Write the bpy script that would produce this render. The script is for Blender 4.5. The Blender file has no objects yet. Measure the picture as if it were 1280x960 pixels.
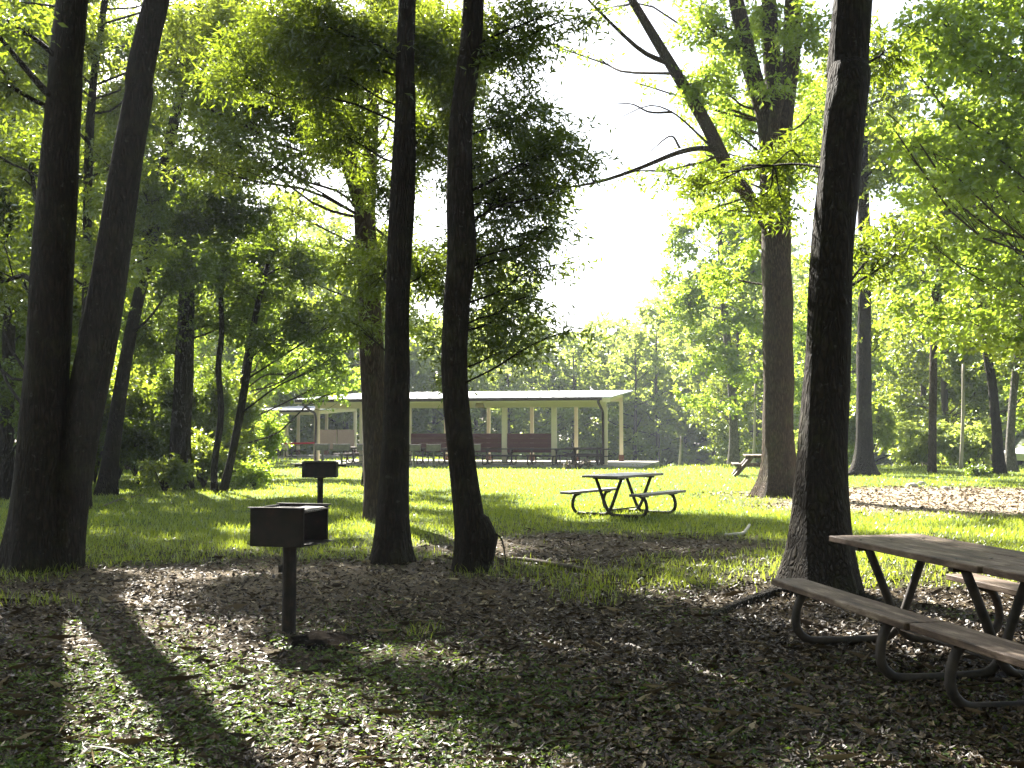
import bpy, math, random
import numpy as np
R = math.radians
C = bpy.context.scene.collection
F_PX, EYE, HZ = 1280.0, 1.55, 541.0
PITCH = math.atan((HZ - 480.0) / F_PX)
SUN_EL, SUN_AZ = R(40), R(-23)          # azimuth measured from +Y towards +X

# ------------------------------------------------------------------ helpers
def W(px, py, d):
    """point seen at photo pixel (px, py) at distance y = d"""
    x, y = (px - 640) / F_PX, (480 - py) / F_PX
    c, s = math.cos(PITCH), math.sin(PITCH)
    Y, Z = c - y * s, s + y * c
    k = d / Y
    return np.array((x * k, d, EYE + Z * k))

def vnoise(x, y, seed=0):
    xi, yi = np.floor(x).astype(np.int64), np.floor(y).astype(np.int64)
    fx, fy = x - xi, y - yi
    fx, fy = fx * fx * (3 - 2 * fx), fy * fy * (3 - 2 * fy)
    def h(a, b):
        n = (a * 374761393 + b * 668265263 + seed * 974634777) & 0xffffffff
        n = ((n ^ (n >> 13)) * 1274126177) & 0xffffffff
        return ((n ^ (n >> 16)) & 0xffff) / 65535.0
    return (h(xi, yi) * (1 - fx) + h(xi + 1, yi) * fx) * (1 - fy) + (h(xi, yi + 1) * (1 - fx) + h(xi + 1, yi + 1) * fx) * fy

def fbm(x, y, seed=0, o=4):
    x, y = np.asarray(x, float), np.asarray(y, float)
    t, a, n = 0, 0.5, 0
    for k in range(o):
        t = t + a * vnoise(x * 2 ** k + 17.3 * k, y * 2 ** k + 5.1 * k, seed + k); n += a; a *= .5
    return t / n

def sstep(a, b, x):
    t = np.clip((np.asarray(x, float) - a) / (b - a), 0, 1)
    return t * t * (3 - 2 * t)

def crest(x):
    return 66 - 19 * sstep(-9, 5, x)

def gz(x, y):
    """terrain height"""
    x, y = np.asarray(x, float), np.asarray(y, float)
    cr = crest(x)
    drop = -4.6 * sstep(0, 42, y - cr)
    near = np.exp(-((y - 12) / 26.0) ** 2)
    b = (fbm(x * .35, y * .35, 3) - .5) * .10 * near + (fbm(x * 1.7, y * 1.7, 9, 3) - .5) * .035 * near
    return drop + b

def G(px, py):
    d = EYE * F_PX / (py - HZ)
    for _ in range(4):
        p = W(px, py, d)
        z = float(gz(p[0], d))
        d *= (EYE - z) / max(EYE - p[2], .01)
    p = W(px, py, d)
    return np.array((p[0], p[1], float(gz(p[0], p[1]))))

def mesh_obj(name, V, faces, mats, parent=None, attr=None, smooth=False, midx=None):
    """faces: list of (n,k) int arrays"""
    me = bpy.data.meshes.new(name)
    V = np.asarray(V, np.float32)
    me.vertices.add(len(V)); me.vertices.foreach_set('co', V.ravel())
    faces = [np.asarray(f, np.int32) for f in faces if len(f)]
    loops = np.concatenate([f.ravel() for f in faces])
    tot = np.concatenate([np.full(len(f), f.shape[1], np.int32) for f in faces])
    st = np.concatenate([[0], np.cumsum(tot)[:-1]]).astype(np.int32)
    me.loops.add(len(loops)); me.loops.foreach_set('vertex_index', loops)
    me.polygons.add(len(tot)); me.polygons.foreach_set('loop_start', st)
    me.polygons.foreach_set('use_smooth', np.full(len(tot), smooth, bool))
    if midx is not None: me.polygons.foreach_set('material_index', np.asarray(midx, np.int32))
    for m in (mats if isinstance(mats, (list, tuple)) else [mats]): me.materials.append(m)
    for k, v in (attr or {}).items():
        a = me.attributes.new(k, 'FLOAT', 'POINT'); a.data.foreach_set('value', np.asarray(v, np.float32))
    me.update(calc_edges=True); me.validate()
    o = bpy.data.objects.new(name, me); C.objects.link(o)
    if parent is not None: o.parent = parent
    return o

def tag(o, label=None, cat=None, group=None, kind=None):
    for k, v in (('label', label), ('category', cat), ('group', group), ('kind', kind)):
        if v: o[k] = v
    return o

def empty(name, loc, label, cat, group=None, rz=0.0):
    o = bpy.data.objects.new(name, None); C.objects.link(o)
    o.location = [float(v) for v in loc]; o.rotation_euler = (0, 0, rz); o.empty_display_size = .2
    return tag(o, label, cat, group)

class MB:
    """collects boxes, bars and tubes of one part"""
    def __init__(s): s.v, s.q, s.n = [], {3: [], 4: []}, 0
    def add(s, V, *fs):
        s.v.append(np.asarray(V, float))
        for f in fs:
            f = np.asarray(f)
            if len(f): s.q.setdefault(f.shape[1], []).append(f + s.n)
        s.n += len(V); return s
    def box(s, c, size, rz=0.0, bev=0.0, rx=0.0):
        x, y, z = [v / 2 for v in size]
        b = min(bev, x * .8, y * .8, z * .8)
        if b <= 0:
            V = np.array([(i * x, j * y, k * z) for k in (-1, 1) for j in (-1, 1) for i in (-1, 1)])
            Fq = np.array([(0, 2, 3, 1), (4, 5, 7, 6), (0, 1, 5, 4), (2, 6, 7, 3), (0, 4, 6, 2), (1, 3, 7, 5)])
            T = np.zeros((0, 3), int)
        else:       # chamfered box
            V, idx = [], {}
            for i in (-1, 1):
                for j in (-1, 1):
                    for k in (-1, 1):
                        for a in range(3):
                            p = [i * (x - b), j * (y - b), k * (z - b)]
                            p[a] = (i * x, j * y, k * z)[a]
                            idx[i, j, k, a] = len(V); V.append(p)
            V = np.array(V); Fq = []; T = []
            for a in range(3):
                o1, o2 = (a + 1) % 3, (a + 2) % 3
                for sg in (-1, 1):
                    f = []
                    for (m, n) in ((-1, -1), (1, -1), (1, 1), (-1, 1)):
                        t = [0, 0, 0]; t[a] = sg; t[o1] = m; t[o2] = n; f.append(idx[(*t, a)])
                    Fq.append(f if sg > 0 else f[::-1])
                for m in (-1, 1):
                    for n in (-1, 1):
                        t0 = [0, 0, 0]; t0[a] = -1; t0[o1] = m; t0[o2] = n
                        t1 = list(t0); t1[a] = 1
                        f = [idx[(*t0, o1)], idx[(*t1, o1)], idx[(*t1, o2)], idx[(*t0, o2)]]
                        Fq.append(f if m * n < 0 else f[::-1])
            for i in (-1, 1):
                for j in (-1, 1):
                    for k in (-1, 1):
                        f = [idx[i, j, k, a] for a in range(3)]
                        T.append(f if i * j * k > 0 else f[::-1])
            Fq, T = np.array(Fq), np.array(T)
        if rx:
            c_, s_ = math.cos(rx), math.sin(rx)
            V = V @ np.array([[1, 0, 0], [0, c_, s_], [0, -s_, c_]])
        c_, s_ = math.cos(rz), math.sin(rz)
        V = V @ np.array([[c_, s_, 0], [-s_, c_, 0], [0, 0, 1]]) + np.asarray(c, float)
        return s.add(V, Fq, T)
    def tube(s, pts, rad, n=8, cap=True, mod=None):
        V, Q, T = tube_arrays(np.asarray(pts, float), np.broadcast_to(np.asarray(rad, float), (len(pts),)), n, cap, mod)
        return s.add(V, Q, T)
    def build(s, name, mat, parent=None, smooth=False):
        return mesh_obj(name, np.concatenate(s.v), [np.concatenate(f) for f in s.q.values() if f], mat, parent, smooth=smooth)

def tube_arrays(P, r, n, cap=True, mod=None):
    T = np.gradient(P, axis=0); T /= np.linalg.norm(T, axis=1)[:, None] + 1e-9
    ref = np.array((0, 1.0, 0)) if abs(T[0][1]) < .8 else np.array((1.0, 0, 0))
    U = ref - (T @ ref)[:, None] * T
    U /= np.linalg.norm(U, axis=1)[:, None] + 1e-9
    B = np.cross(T, U)
    a = np.arange(n) * 2 * math.pi / n
    rr = r[:, None] * np.ones(n)
    if mod is not None: rr = rr * mod(np.linspace(0, 1, len(P))[:, None], a[None, :], P)
    V = P[:, None, :] + rr[..., None] * (np.cos(a)[None, :, None] * U[:, None, :] + np.sin(a)[None, :, None] * B[:, None, :])
    m = len(P)
    i, j = np.meshgrid(np.arange(m - 1), np.arange(n), indexing='ij')
    j2 = (j + 1) % n
    Q = np.stack([i * n + j, i * n + j2, (i + 1) * n + j2, (i + 1) * n + j], -1).reshape(-1, 4)
    V = V.reshape(-1, 3); Tq = np.zeros((0, 3), int)
    if cap:
        k = len(V); V = np.vstack([V, P[0], P[-1]]); j = np.arange(n); j2 = (j + 1) % n
        Tq = np.vstack([np.stack([np.full(n, k), j2, j], -1), np.stack([np.full(n, k + 1), (m - 1) * n + j, (m - 1) * n + j2], -1)])
    return V, Q, Tq

def spline(P, n):
    """Catmull-Rom through the points (any columns)"""
    P = np.asarray(P, float)
    if len(P) == 2:
        t = np.linspace(0, 1, n)[:, None]; return P[0] * (1 - t) + P[1] * t
    E_ = np.vstack([2 * P[0] - P[1], P, 2 * P[-1] - P[-2]])
    t = np.linspace(0, len(P) - 1 - 1e-6, n); i = t.astype(int); f = (t - i)[:, None]
    a, b, c, d = E_[i], E_[i + 1], E_[i + 2], E_[i + 3]
    return .5 * (2 * b + (c - a) * f + (2 * a - 5 * b + 4 * c - d) * f ** 2 + (3 * b - a - 3 * c + d) * f ** 3)

# ------------------------------------------------------------------ materials
def new_mat(name):
    m = bpy.data.materials.new(name); m.use_nodes = True
    nt = m.node_tree; nt.nodes.clear()
    out = nt.nodes.new('ShaderNodeOutputMaterial')
    def N(t, **kw):
        n = nt.nodes.new(t)
        for k, v in kw.items():
            if k == 'i':
                for a, b in v.items(): n.inputs[a].default_value = b
            else: setattr(n, k, v)
        return n
    return m, nt, out, N, nt.links.new

def ramp(N, cols):
    r = N('ShaderNodeValToRGB'); e = r.color_ramp.elements
    while len(e) < len(cols): e.new(.5)
    for i, (p, c) in enumerate(cols): e[i].position = p; e[i].color = (*c, 1)
    return r

def surf(name, cols, scale=4, stretch=(1, 1, 1), rough=.7, spec=.3, bump=.3, bdist=.01, detail=6, metal=0, coords='Object', bscale=None):
    m, nt, out, N, L = new_mat(name)
    tc = N('ShaderNodeTexCoord'); mp = N('ShaderNodeMapping', i={'Scale': stretch})
    L(tc.outputs[coords], mp.inputs[0])
    oi = N('ShaderNodeObjectInfo'); ad = N('ShaderNodeVectorMath', operation='ADD'); mu = N('ShaderNodeVectorMath', operation='SCALE', i={'Scale': 37.0})
    L(oi.outputs['Location'], mu.inputs[0]); L(mp.outputs[0], ad.inputs[0])
    cb = N('ShaderNodeCombineXYZ'); L(oi.outputs['Random'], cb.inputs[0]); L(cb.outputs[0], mu.inputs[0]); L(mu.outputs[0], ad.inputs[1])
    nz = N('ShaderNodeTexNoise', i={'Scale': scale, 'Detail': detail, 'Roughness': .65}); L(ad.outputs[0], nz.inputs[0])
    r = ramp(N, cols); L(nz.outputs[0], r.inputs[0])
    b = N('ShaderNodeBsdfPrincipled', i={'Roughness': rough, 'Specular IOR Level': spec, 'Metallic': metal})
    L(r.outputs[0], b.inputs['Base Color'])
    n2 = N('ShaderNodeTexNoise', i={'Scale': bscale or scale * 3, 'Detail': 5, 'Roughness': .7}); L(ad.outputs[0], n2.inputs[0])
    bp = N('ShaderNodeBump', i={'Strength': bump, 'Distance': bdist}); L(n2.outputs[0], bp.inputs['Height']); L(bp.outputs[0], b.inputs['Normal'])
    L(b.outputs[0], out.inputs[0]); return m

def bark_mat(name, dark, light, moss=.25, scale=1.0):
    m, nt, out, N, L = new_mat(name)
    tc = N('ShaderNodeTexCoord'); mp = N('ShaderNodeMapping', i={'Scale': (1, 1, .2)}); L(tc.outputs['Object'], mp.inputs[0])
    n0 = N('ShaderNodeTexNoise', i={'Scale': 9 * scale, 'Detail': 3}); L(mp.outputs[0], n0.inputs[0])
    mx = N('ShaderNodeMix', data_type='VECTOR', i={'Factor': .12}); L(mp.outputs[0], mx.inputs[4]); L(n0.outputs['Color'], mx.inputs[5])
    vo = N('ShaderNodeTexVoronoi', feature='DISTANCE_TO_EDGE', i={'Scale': 26 * scale}); L(mx.outputs[1], vo.inputs[0])
    nz = N('ShaderNodeTexNoise', i={'Scale': 30 * scale, 'Detail': 6, 'Roughness': .7}); L(mp.outputs[0], nz.inputs[0])
    ma = N('ShaderNodeMath', operation='MULTIPLY_ADD', use_clamp=True, i={1: 1.6, 2: 0}); L(vo.outputs[0], ma.inputs[0])
    m2 = N('ShaderNodeMath', operation='MULTIPLY_ADD', i={1: .6}); L(nz.outputs[0], m2.inputs[0]); L(ma.outputs[0], m2.inputs[2])
    r = ramp(N, [(.15, dark), (.85, light)]); L(m2.outputs[0], r.inputs[0])
    n3 = N('ShaderNodeTexNoise', i={'Scale': 2.2, 'Detail': 6, 'Roughness': .7}); L(tc.outputs['Object'], n3.inputs[0])
    rm = ramp(N, [(.5, (0, 0, 0)), (.72, (moss, moss, moss))]); L(n3.outputs[0], rm.inputs[0])
    cm = N('ShaderNodeMix', data_type='RGBA', i={7: (.075, .085, .03, 1)}); L(rm.outputs[0], cm.inputs[0]); L(r.outputs[0], cm.inputs[6])
    n5 = N('ShaderNodeTexNoise', i={'Scale': 14, 'Detail': 4, 'Roughness': .6}); L(tc.outputs['Object'], n5.inputs[0])
    rl = ramp(N, [(.64, (0, 0, 0)), (.70, (.4, .4, .4))]); L(n5.outputs[0], rl.inputs[0])
    c2 = N('ShaderNodeMix', data_type='RGBA', i={7: (.13, .13, .105, 1)}); L(rl.outputs[0], c2.inputs[0]); L(cm.outputs[2], c2.inputs[6]); cm = c2
    b = N('ShaderNodeBsdfPrincipled', i={'Roughness': .9, 'Specular IOR Level': .15}); L(cm.outputs[2], b.inputs['Base Color'])
    bp = N('ShaderNodeBump', i={'Strength': 1.0, 'Distance': .05}); L(m2.outputs[0], bp.inputs['Height']); L(bp.outputs[0], b.inputs['Normal'])
    L(b.outputs[0], out.inputs[0]); return m

def leaf_mat(name, dark, light, trans, tmix=.5, gloss=.12, rough=.4):
    """thin leaf: diffuse + translucent + a little gloss; 'tint' runs dark to light from leaf to leaf"""
    m, nt, out, N, L = new_mat(name)
    at = N('ShaderNodeAttribute', attribute_name='tint')
    r = ramp(N, [(0, dark), (1, light)]); L(at.outputs['Fac'], r.inputs[0])
    rt = ramp(N, [(0, tuple(c * .7 for c in trans)), (1, trans)]); L(at.outputs['Fac'], rt.inputs[0])
    d = N('ShaderNodeBsdfDiffuse'); t = N('ShaderNodeBsdfTranslucent'); L(r.outputs[0], d.inputs[0]); L(rt.outputs[0], t.inputs[0])
    mx = N('ShaderNodeMixShader', i={0: tmix}); L(d.outputs[0], mx.inputs[1]); L(t.outputs[0], mx.inputs[2])
    g = N('ShaderNodeBsdfGlossy', i={'Roughness': rough, 'Color': (.8, .85, .8, 1)})
    lw = N('ShaderNodeLayerWeight', i={0: .35}); mm = N('ShaderNodeMath', operation='MULTIPLY_ADD', use_clamp=True, i={1: gloss * 1.6, 2: gloss * .25}); L(lw.outputs['Fresnel'], mm.inputs[0])
    m2 = N('ShaderNodeMixShader'); L(mm.outputs[0], m2.inputs[0]); L(mx.outputs[0], m2.inputs[1]); L(g.outputs[0], m2.inputs[2])
    L(m2.outputs[0], out.inputs[0]); return m

M = {}
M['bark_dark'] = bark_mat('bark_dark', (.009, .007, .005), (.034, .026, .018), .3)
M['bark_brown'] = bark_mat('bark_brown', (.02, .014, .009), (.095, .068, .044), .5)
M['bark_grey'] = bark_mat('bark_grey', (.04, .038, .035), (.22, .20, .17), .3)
M['bark_far'] = surf('bark_far', [(.3, (.03, .024, .018)), (.7, (.10, .08, .06))], 6, (1, 1, .2), .9, .1, .2)
M['bark_pale'] = surf('bark_pale', [(.3, (.25, .22, .18)), (.7, (.42, .38, .32))], 6, (1, 1, .2), .9, .1, .2)
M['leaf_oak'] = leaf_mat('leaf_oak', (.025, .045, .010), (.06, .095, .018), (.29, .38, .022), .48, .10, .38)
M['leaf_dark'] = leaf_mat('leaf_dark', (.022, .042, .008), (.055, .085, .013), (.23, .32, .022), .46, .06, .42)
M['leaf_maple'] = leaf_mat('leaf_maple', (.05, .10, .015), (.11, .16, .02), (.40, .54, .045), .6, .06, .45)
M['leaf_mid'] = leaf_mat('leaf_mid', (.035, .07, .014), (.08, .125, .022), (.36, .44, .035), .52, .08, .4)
M['leaf_far'] = leaf_mat('leaf_far', (.06, .10, .025), (.16, .20, .05), (.50, .60, .09), .58, .05, .5)  # far leaves set paler, part of the haze put into their colour
M['grass'] = leaf_mat('grass_blade', (.07, .12, .015), (.19, .23, .035), (.40, .48, .035), .5, .08, .4)
M['cover'] = leaf_mat('cover_leaf', (.03, .06, .012), (.09, .14, .03), (.20, .30, .03), .4, .05, .5)
def litter_mat():
    m, nt, out, N, L = new_mat('dead_leaf')
    at = N('ShaderNodeAttribute', attribute_name='tint')
    r = ramp(N, [(0, (.013, .008, .005)), (.45, (.052, .033, .016)), (.8, (.14, .095, .048)), (1, (.40, .32, .19))]); L(at.outputs['Fac'], r.inputs[0])
    b = N('ShaderNodeBsdfPrincipled', i={'Roughness': .5, 'Specular IOR Level': .3}); L(r.outputs[0], b.inputs['Base Color'])
    L(b.outputs[0], out.inputs[0]); return m
M['litter'] = litter_mat()
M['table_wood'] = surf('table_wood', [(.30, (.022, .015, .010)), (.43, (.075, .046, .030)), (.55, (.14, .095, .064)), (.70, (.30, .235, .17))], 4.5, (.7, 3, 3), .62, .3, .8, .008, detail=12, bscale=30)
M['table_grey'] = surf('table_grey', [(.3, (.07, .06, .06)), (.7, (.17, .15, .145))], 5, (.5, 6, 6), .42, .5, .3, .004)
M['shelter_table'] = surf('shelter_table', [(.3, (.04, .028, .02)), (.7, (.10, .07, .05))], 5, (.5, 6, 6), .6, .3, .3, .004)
M['pipe'] = surf('pipe_steel', [(.35, (.016, .013, .011)), (.65, (.06, .045, .034))], 9, rough=.6, spec=.35, bump=.2, bdist=.003)
M['iron'] = surf('grill_iron', [(.35, (.008, .0065, .005)), (.6, (.022, .016, .012)), (.8, (.07, .036, .02))], 8, rough=.7, spec=.2, bump=.3, bdist=.003)
M['iron_grey'] = surf('grill_steel', [(.3, (.09, .085, .07)), (.7, (.19, .175, .14))], 8, rough=.6, spec=.4, bump=.2, bdist=.003)
M['grate'] = surf('grate_steel', [(.35, (.05, .04, .035)), (.7, (.20, .17, .15))], 12, rough=.45, spec=.5, bump=.2, bdist=.002)
M['cream'] = surf('cream_paint', [(.3, (.74, .64, .42)), (.7, (.82, .72, .50))], 3, rough=.6, spec=.3, bump=.1, bdist=.004)
M['roof'] = surf('roof_sheet', [(.3, (.55, .54, .55)), (.7, (.72, .71, .72))], 1.2, rough=.5, spec=.4, bump=.1)
M['trim'] = surf('brown_trim', [(.3, (.035, .02, .016)), (.7, (.06, .036, .028))], 3, rough=.5, spec=.4, bump=.1)
M['panel'] = surf('maroon_boards', [(.3, (.09, .026, .022)), (.7, (.13, .042, .034))], 3, (1, 1, 5), .6, .3, .2)
M['tanpanel'] = surf('tan_boards', [(.3, (.24, .15, .10)), (.7, (.32, .21, .14))], 3, (1, 1, 5), .6, .3, .2)
M['concrete'] = surf('concrete', [(.3, (.22, .21, .19)), (.7, (.32, .30, .27))], 2, rough=.85, spec=.2, bump=.2)
M['rust'] = surf('rust', [(.3, (.10, .045, .025)), (.7, (.20, .10, .06))], 6, rough=.8, spec=.2, bump=.3)
M['barrel'] = surf('barrel_rust', [(.3, (.12, .06, .03)), (.7, (.25, .14, .08))], 5, rough=.6, spec=.3, bump=.3)
M['liner'] = surf('bin_liner', [(.3, (.5, .48, .45)), (.7, (.7, .68, .64))], 6, rough=.4, spec=.4, bump=.4)
M['red'] = surf('red_plastic', [(.3, (.45, .015, .02)), (.7, (.60, .03, .035))], 3, rough=.4, spec=.4, bump=.05)
M['stone'] = surf('pale_stone', [(.3, (.24, .22, .19)), (.7, (.45, .42, .38))], 5, rough=.85, spec=.2, bump=.5, bdist=.02)
M['ash'] = surf('ash_heap', [(.3, (.005, .0045, .004)), (.7, (.02, .017, .014))], 14, rough=1, spec=.0, bump=.8, bdist=.03)
M['deadwood'] = surf('dead_wood', [(.3, (.05, .04, .03)), (.7, (.14, .115, .09))], 6, (1, 1, 1), .85, .2, .5)
M['bleached'] = surf('bleached_wood', [(.3, (.38, .34, .29)), (.7, (.6, .56, .5))], 6, rough=.8, spec=.2, bump=.3)
M['lampglass'] = surf('amber_lamp_glass', [(.3, (.40, .28, .13)), (.7, (.5, .37, .19))], 6, rough=.3, spec=.5, bump=.05)

def ground_mat():
    m, nt, out, N, L = new_mat('ground')
    tc = N('ShaderNodeTexCoord'); ag = N('ShaderNodeAttribute', attribute_name='grass'); ad = N('ShaderNodeAttribute', attribute_name='dry')
    n1 = N('ShaderNodeTexNoise', i={'Scale': 18, 'Detail': 8, 'Roughness': .75}); L(tc.outputs['Object'], n1.inputs[0])
    n2 = N('ShaderNodeTexNoise', i={'Scale': 1.3, 'Detail': 6, 'Roughness': .7}); L(tc.outputs['Object'], n2.inputs[0])
    soil = ramp(N, [(.3, (.014, .010, .006)), (.52, (.042, .029, .015)), (.7, (.10, .074, .042))]); L(n1.outputs[0], soil.inputs[0])
    dry = ramp(N, [(.3, (.16, .12, .08)), (.5, (.36, .29, .21)), (.7, (.50, .43, .33))]); L(n1.outputs[0], dry.inputs[0])
    sm = N('ShaderNodeMix', data_type='RGBA'); L(ad.outputs['Fac'], sm.inputs[0]); L(soil.outputs[0], sm.inputs[6]); L(dry.outputs[0], sm.inputs[7])
    gr = ramp(N, [(.3, (.04, .07, .014)), (.5, (.09, .135, .024)), (.72, (.16, .20, .045))]); L(n1.outputs[0], gr.inputs[0])
    g2 = ramp(N, [(.35, (.75, .85, .7)), (.65, (1.15, 1.05, 1.1))]); L(n2.outputs[0], g2.inputs[0])
    gm = N('ShaderNodeMix', data_type='RGBA', blend_type='MULTIPLY', i={0: 1.0}); L(gr.outputs[0], gm.inputs[6]); L(g2.outputs[0], gm.inputs[7])
    mm = N('ShaderNodeMath', operation='MULTIPLY_ADD', i={1: .9, 2: -.45}); L(n1.outputs[0], mm.inputs[0])
    m3 = N('ShaderNodeMath', operation='ADD', use_clamp=True); L(ag.outputs['Fac'], m3.inputs[0]); L(mm.outputs[0], m3.inputs[1])
    cm = N('ShaderNodeMix', data_type='RGBA'); L(m3.outputs[0], cm.inputs[0]); L(sm.outputs[2], cm.inputs[6]); L(gm.outputs[2], cm.inputs[7])
    b = N('ShaderNodeBsdfPrincipled', i={'Roughness': .95, 'Specular IOR Level': .1}); L(cm.outputs[2], b.inputs['Base Color'])
    n4 = N('ShaderNodeTexNoise', i={'Scale': 30, 'Detail': 5, 'Roughness': .8}); L(tc.outputs['Object'], n4.inputs[0])
    bp = N('ShaderNodeBump', i={'Strength': .8, 'Distance': .05}); L(n4.outputs[0], bp.inputs['Height']); L(bp.outputs[0], b.inputs['Normal'])
    L(b.outputs[0], out.inputs[0]); return m
M['ground'] = ground_mat()

# ------------------------------------------------------------------ terrain
def ell(x, y, cx, cy, rx, ry, soft=.35):
    return 1 - sstep(1 - soft, 1 + soft, np.sqrt(((x - cx) / rx) ** 2 + ((y - cy) / ry) ** 2))
def dry_mask(x, y):
    n = (fbm(x * .5, y * .5, 21) - .5) * 1.1
    a = ell(x, y, 11.5, 24.0, 5.6, 5.0) * 1.1
    b = ell(x, y, 6.4, 22.0, 1.1, 1.6, .7) * .7
    c = ell(x, y, 1.0, 16.0, 2.6, 2.0, .8) * .18
    e = ell(x, y, -2.8, 10.2, 2.4, 2.0, .8) * .45
    return np.clip(np.maximum.reduce([a, b, c, e]) + n * .6 * (np.maximum.reduce([a, b, c, e]) > .02), 0, 1)
def grass_mask(x, y):
    n = fbm(x * .45, y * .45, 31) - .5
    n2 = fbm(x * 1.6, y * 1.6, 41) - .5
    g = sstep(6.5, 17.5, y + n * 15 + .4 * np.clip(x - 2, 0, 4)) * (.55 + .45 * sstep(11, 19, y + n * 8))
    g = np.maximum(g, .55 * ell(x, y, -6.5, 17, 5, 6))
    g = g + n2 * .55 * (1 - sstep(22, 34, y)) - .05
    g -= .3 * ell(x, y, 1.4, 14.6, 3.3, 1.7, .7) + .22 * ell(x, y, .6, 17.8, 2.4, .8) + .5 * ell(x, y, 3.0, 7.6, 2.4, 2.6)
    g -= 1.2 * dry_mask(x, y)
    g *= .10 + .90 * sstep(6.2, 11.5, y + (fbm(x * .9, y * .45, 91) - .5) * 7)
    return np.clip(g - .012 * (y < 9), 0.0, 1)

xs = np.unique(np.concatenate([np.linspace(-260, -30, 24), np.linspace(-30, -9, 60), np.linspace(-9, 9, 200), np.linspace(9, 30, 60), np.linspace(30, 260, 24)]))
ys = np.unique(np.concatenate([np.linspace(-120, 0, 14), np.linspace(0, 3, 8), np.linspace(3, 22, 220), np.linspace(22, 50, 130), np.linspace(50, 110, 70), np.linspace(110, 330, 14)]))
gx, gy = np.meshgrid(xs, ys, indexing='ij')
V = np.stack([gx, gy, gz(gx, gy)], -1).reshape(-1, 3)
i, j = np.meshgrid(np.arange(len(xs) - 1), np.arange(len(ys) - 1), indexing='ij')
n = len(ys)
Q = np.stack([i * n + j, (i + 1) * n + j, (i + 1) * n + j + 1, i * n + j + 1], -1).reshape(-1, 4)
ground = mesh_obj('ground', V, [Q], M['ground'], attr={'grass': grass_mask(V[:, 0], V[:, 1]), 'dry': dry_mask(V[:, 0], V[:, 1])}, smooth=True)
tag(ground, kind='structure')

rng = np.random.default_rng(11)
def frustum_pts(n, y0, y1, bias=1.0, margin=1.15):
    """random ground points seen by the photograph, denser towards the camera for bias > 0"""
    u = rng.random(n)
    if bias == 0: y = np.sqrt(y0 * y0 + u * (y1 * y1 - y0 * y0))
    elif bias == 1: y = y0 + u * (y1 - y0)
    else: y = 1 / (1 / y0 + u * (1 / y1 - 1 / y0))
    x = (rng.random(n) * 2 - 1) * y * .5 * margin
    return x, y

def make_blades(name, label, n, y0, y1, bias, h, w, mask, mat):
    x, y = frustum_pts(n, y0, y1, bias)
    keep = rng.random(n) < mask(x, y)
    x, y = x[keep], y[keep]; n = len(x)
    z = gz(x, y)
    sc = (.6 + .8 * rng.random(n)) * (.75 + .8 * fbm(x * 1.1, y * 1.1, 77))
    wid = w * np.maximum(1, y / 12.0) * (.7 + .6 * rng.random(n)); hh = h * sc * np.maximum(1, y / 40.0)
    a = rng.random(n) * 2 * np.pi; b = rng.random(n) * 2 * np.pi; lean = hh * (.15 + .75 * rng.random(n))
    base = np.stack([x, y, z - .01], -1)
    side = np.stack([np.cos(a), np.sin(a), np.zeros(n)], -1) * wid[:, None] / 2
    tip = base + np.stack([np.cos(b) * lean, np.sin(b) * lean, hh], -1)
    mid = base + np.stack([np.cos(b) * lean * .35, np.sin(b) * lean * .35, hh * .6], -1)
    V = np.stack([base - side, base + side, mid + side * .8, tip, mid - side * .8], 1).reshape(-1, 3)
    k = np.arange(n)[:, None] * 5
    t = np.clip(.2 + .6 * fbm(x * .6, y * .6, 55) + .35 * (rng.random(n) - .3), 0, 1)
    o = mesh_obj(name, V, [k + np.array([[0, 1, 2, 4]]), k + np.array([[4, 2, 3]])], mat, attr={'tint': np.repeat(t, 5)})
    return tag(o, label, 'grass', kind='stuff')

make_blades('grass', 'mown green grass over the lawn and between the trees', 330000, 5.5, 66, 2, .075, .008, lambda x, y: grass_mask(x, y) * (y < crest(x) + 2), M['grass'])

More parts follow.
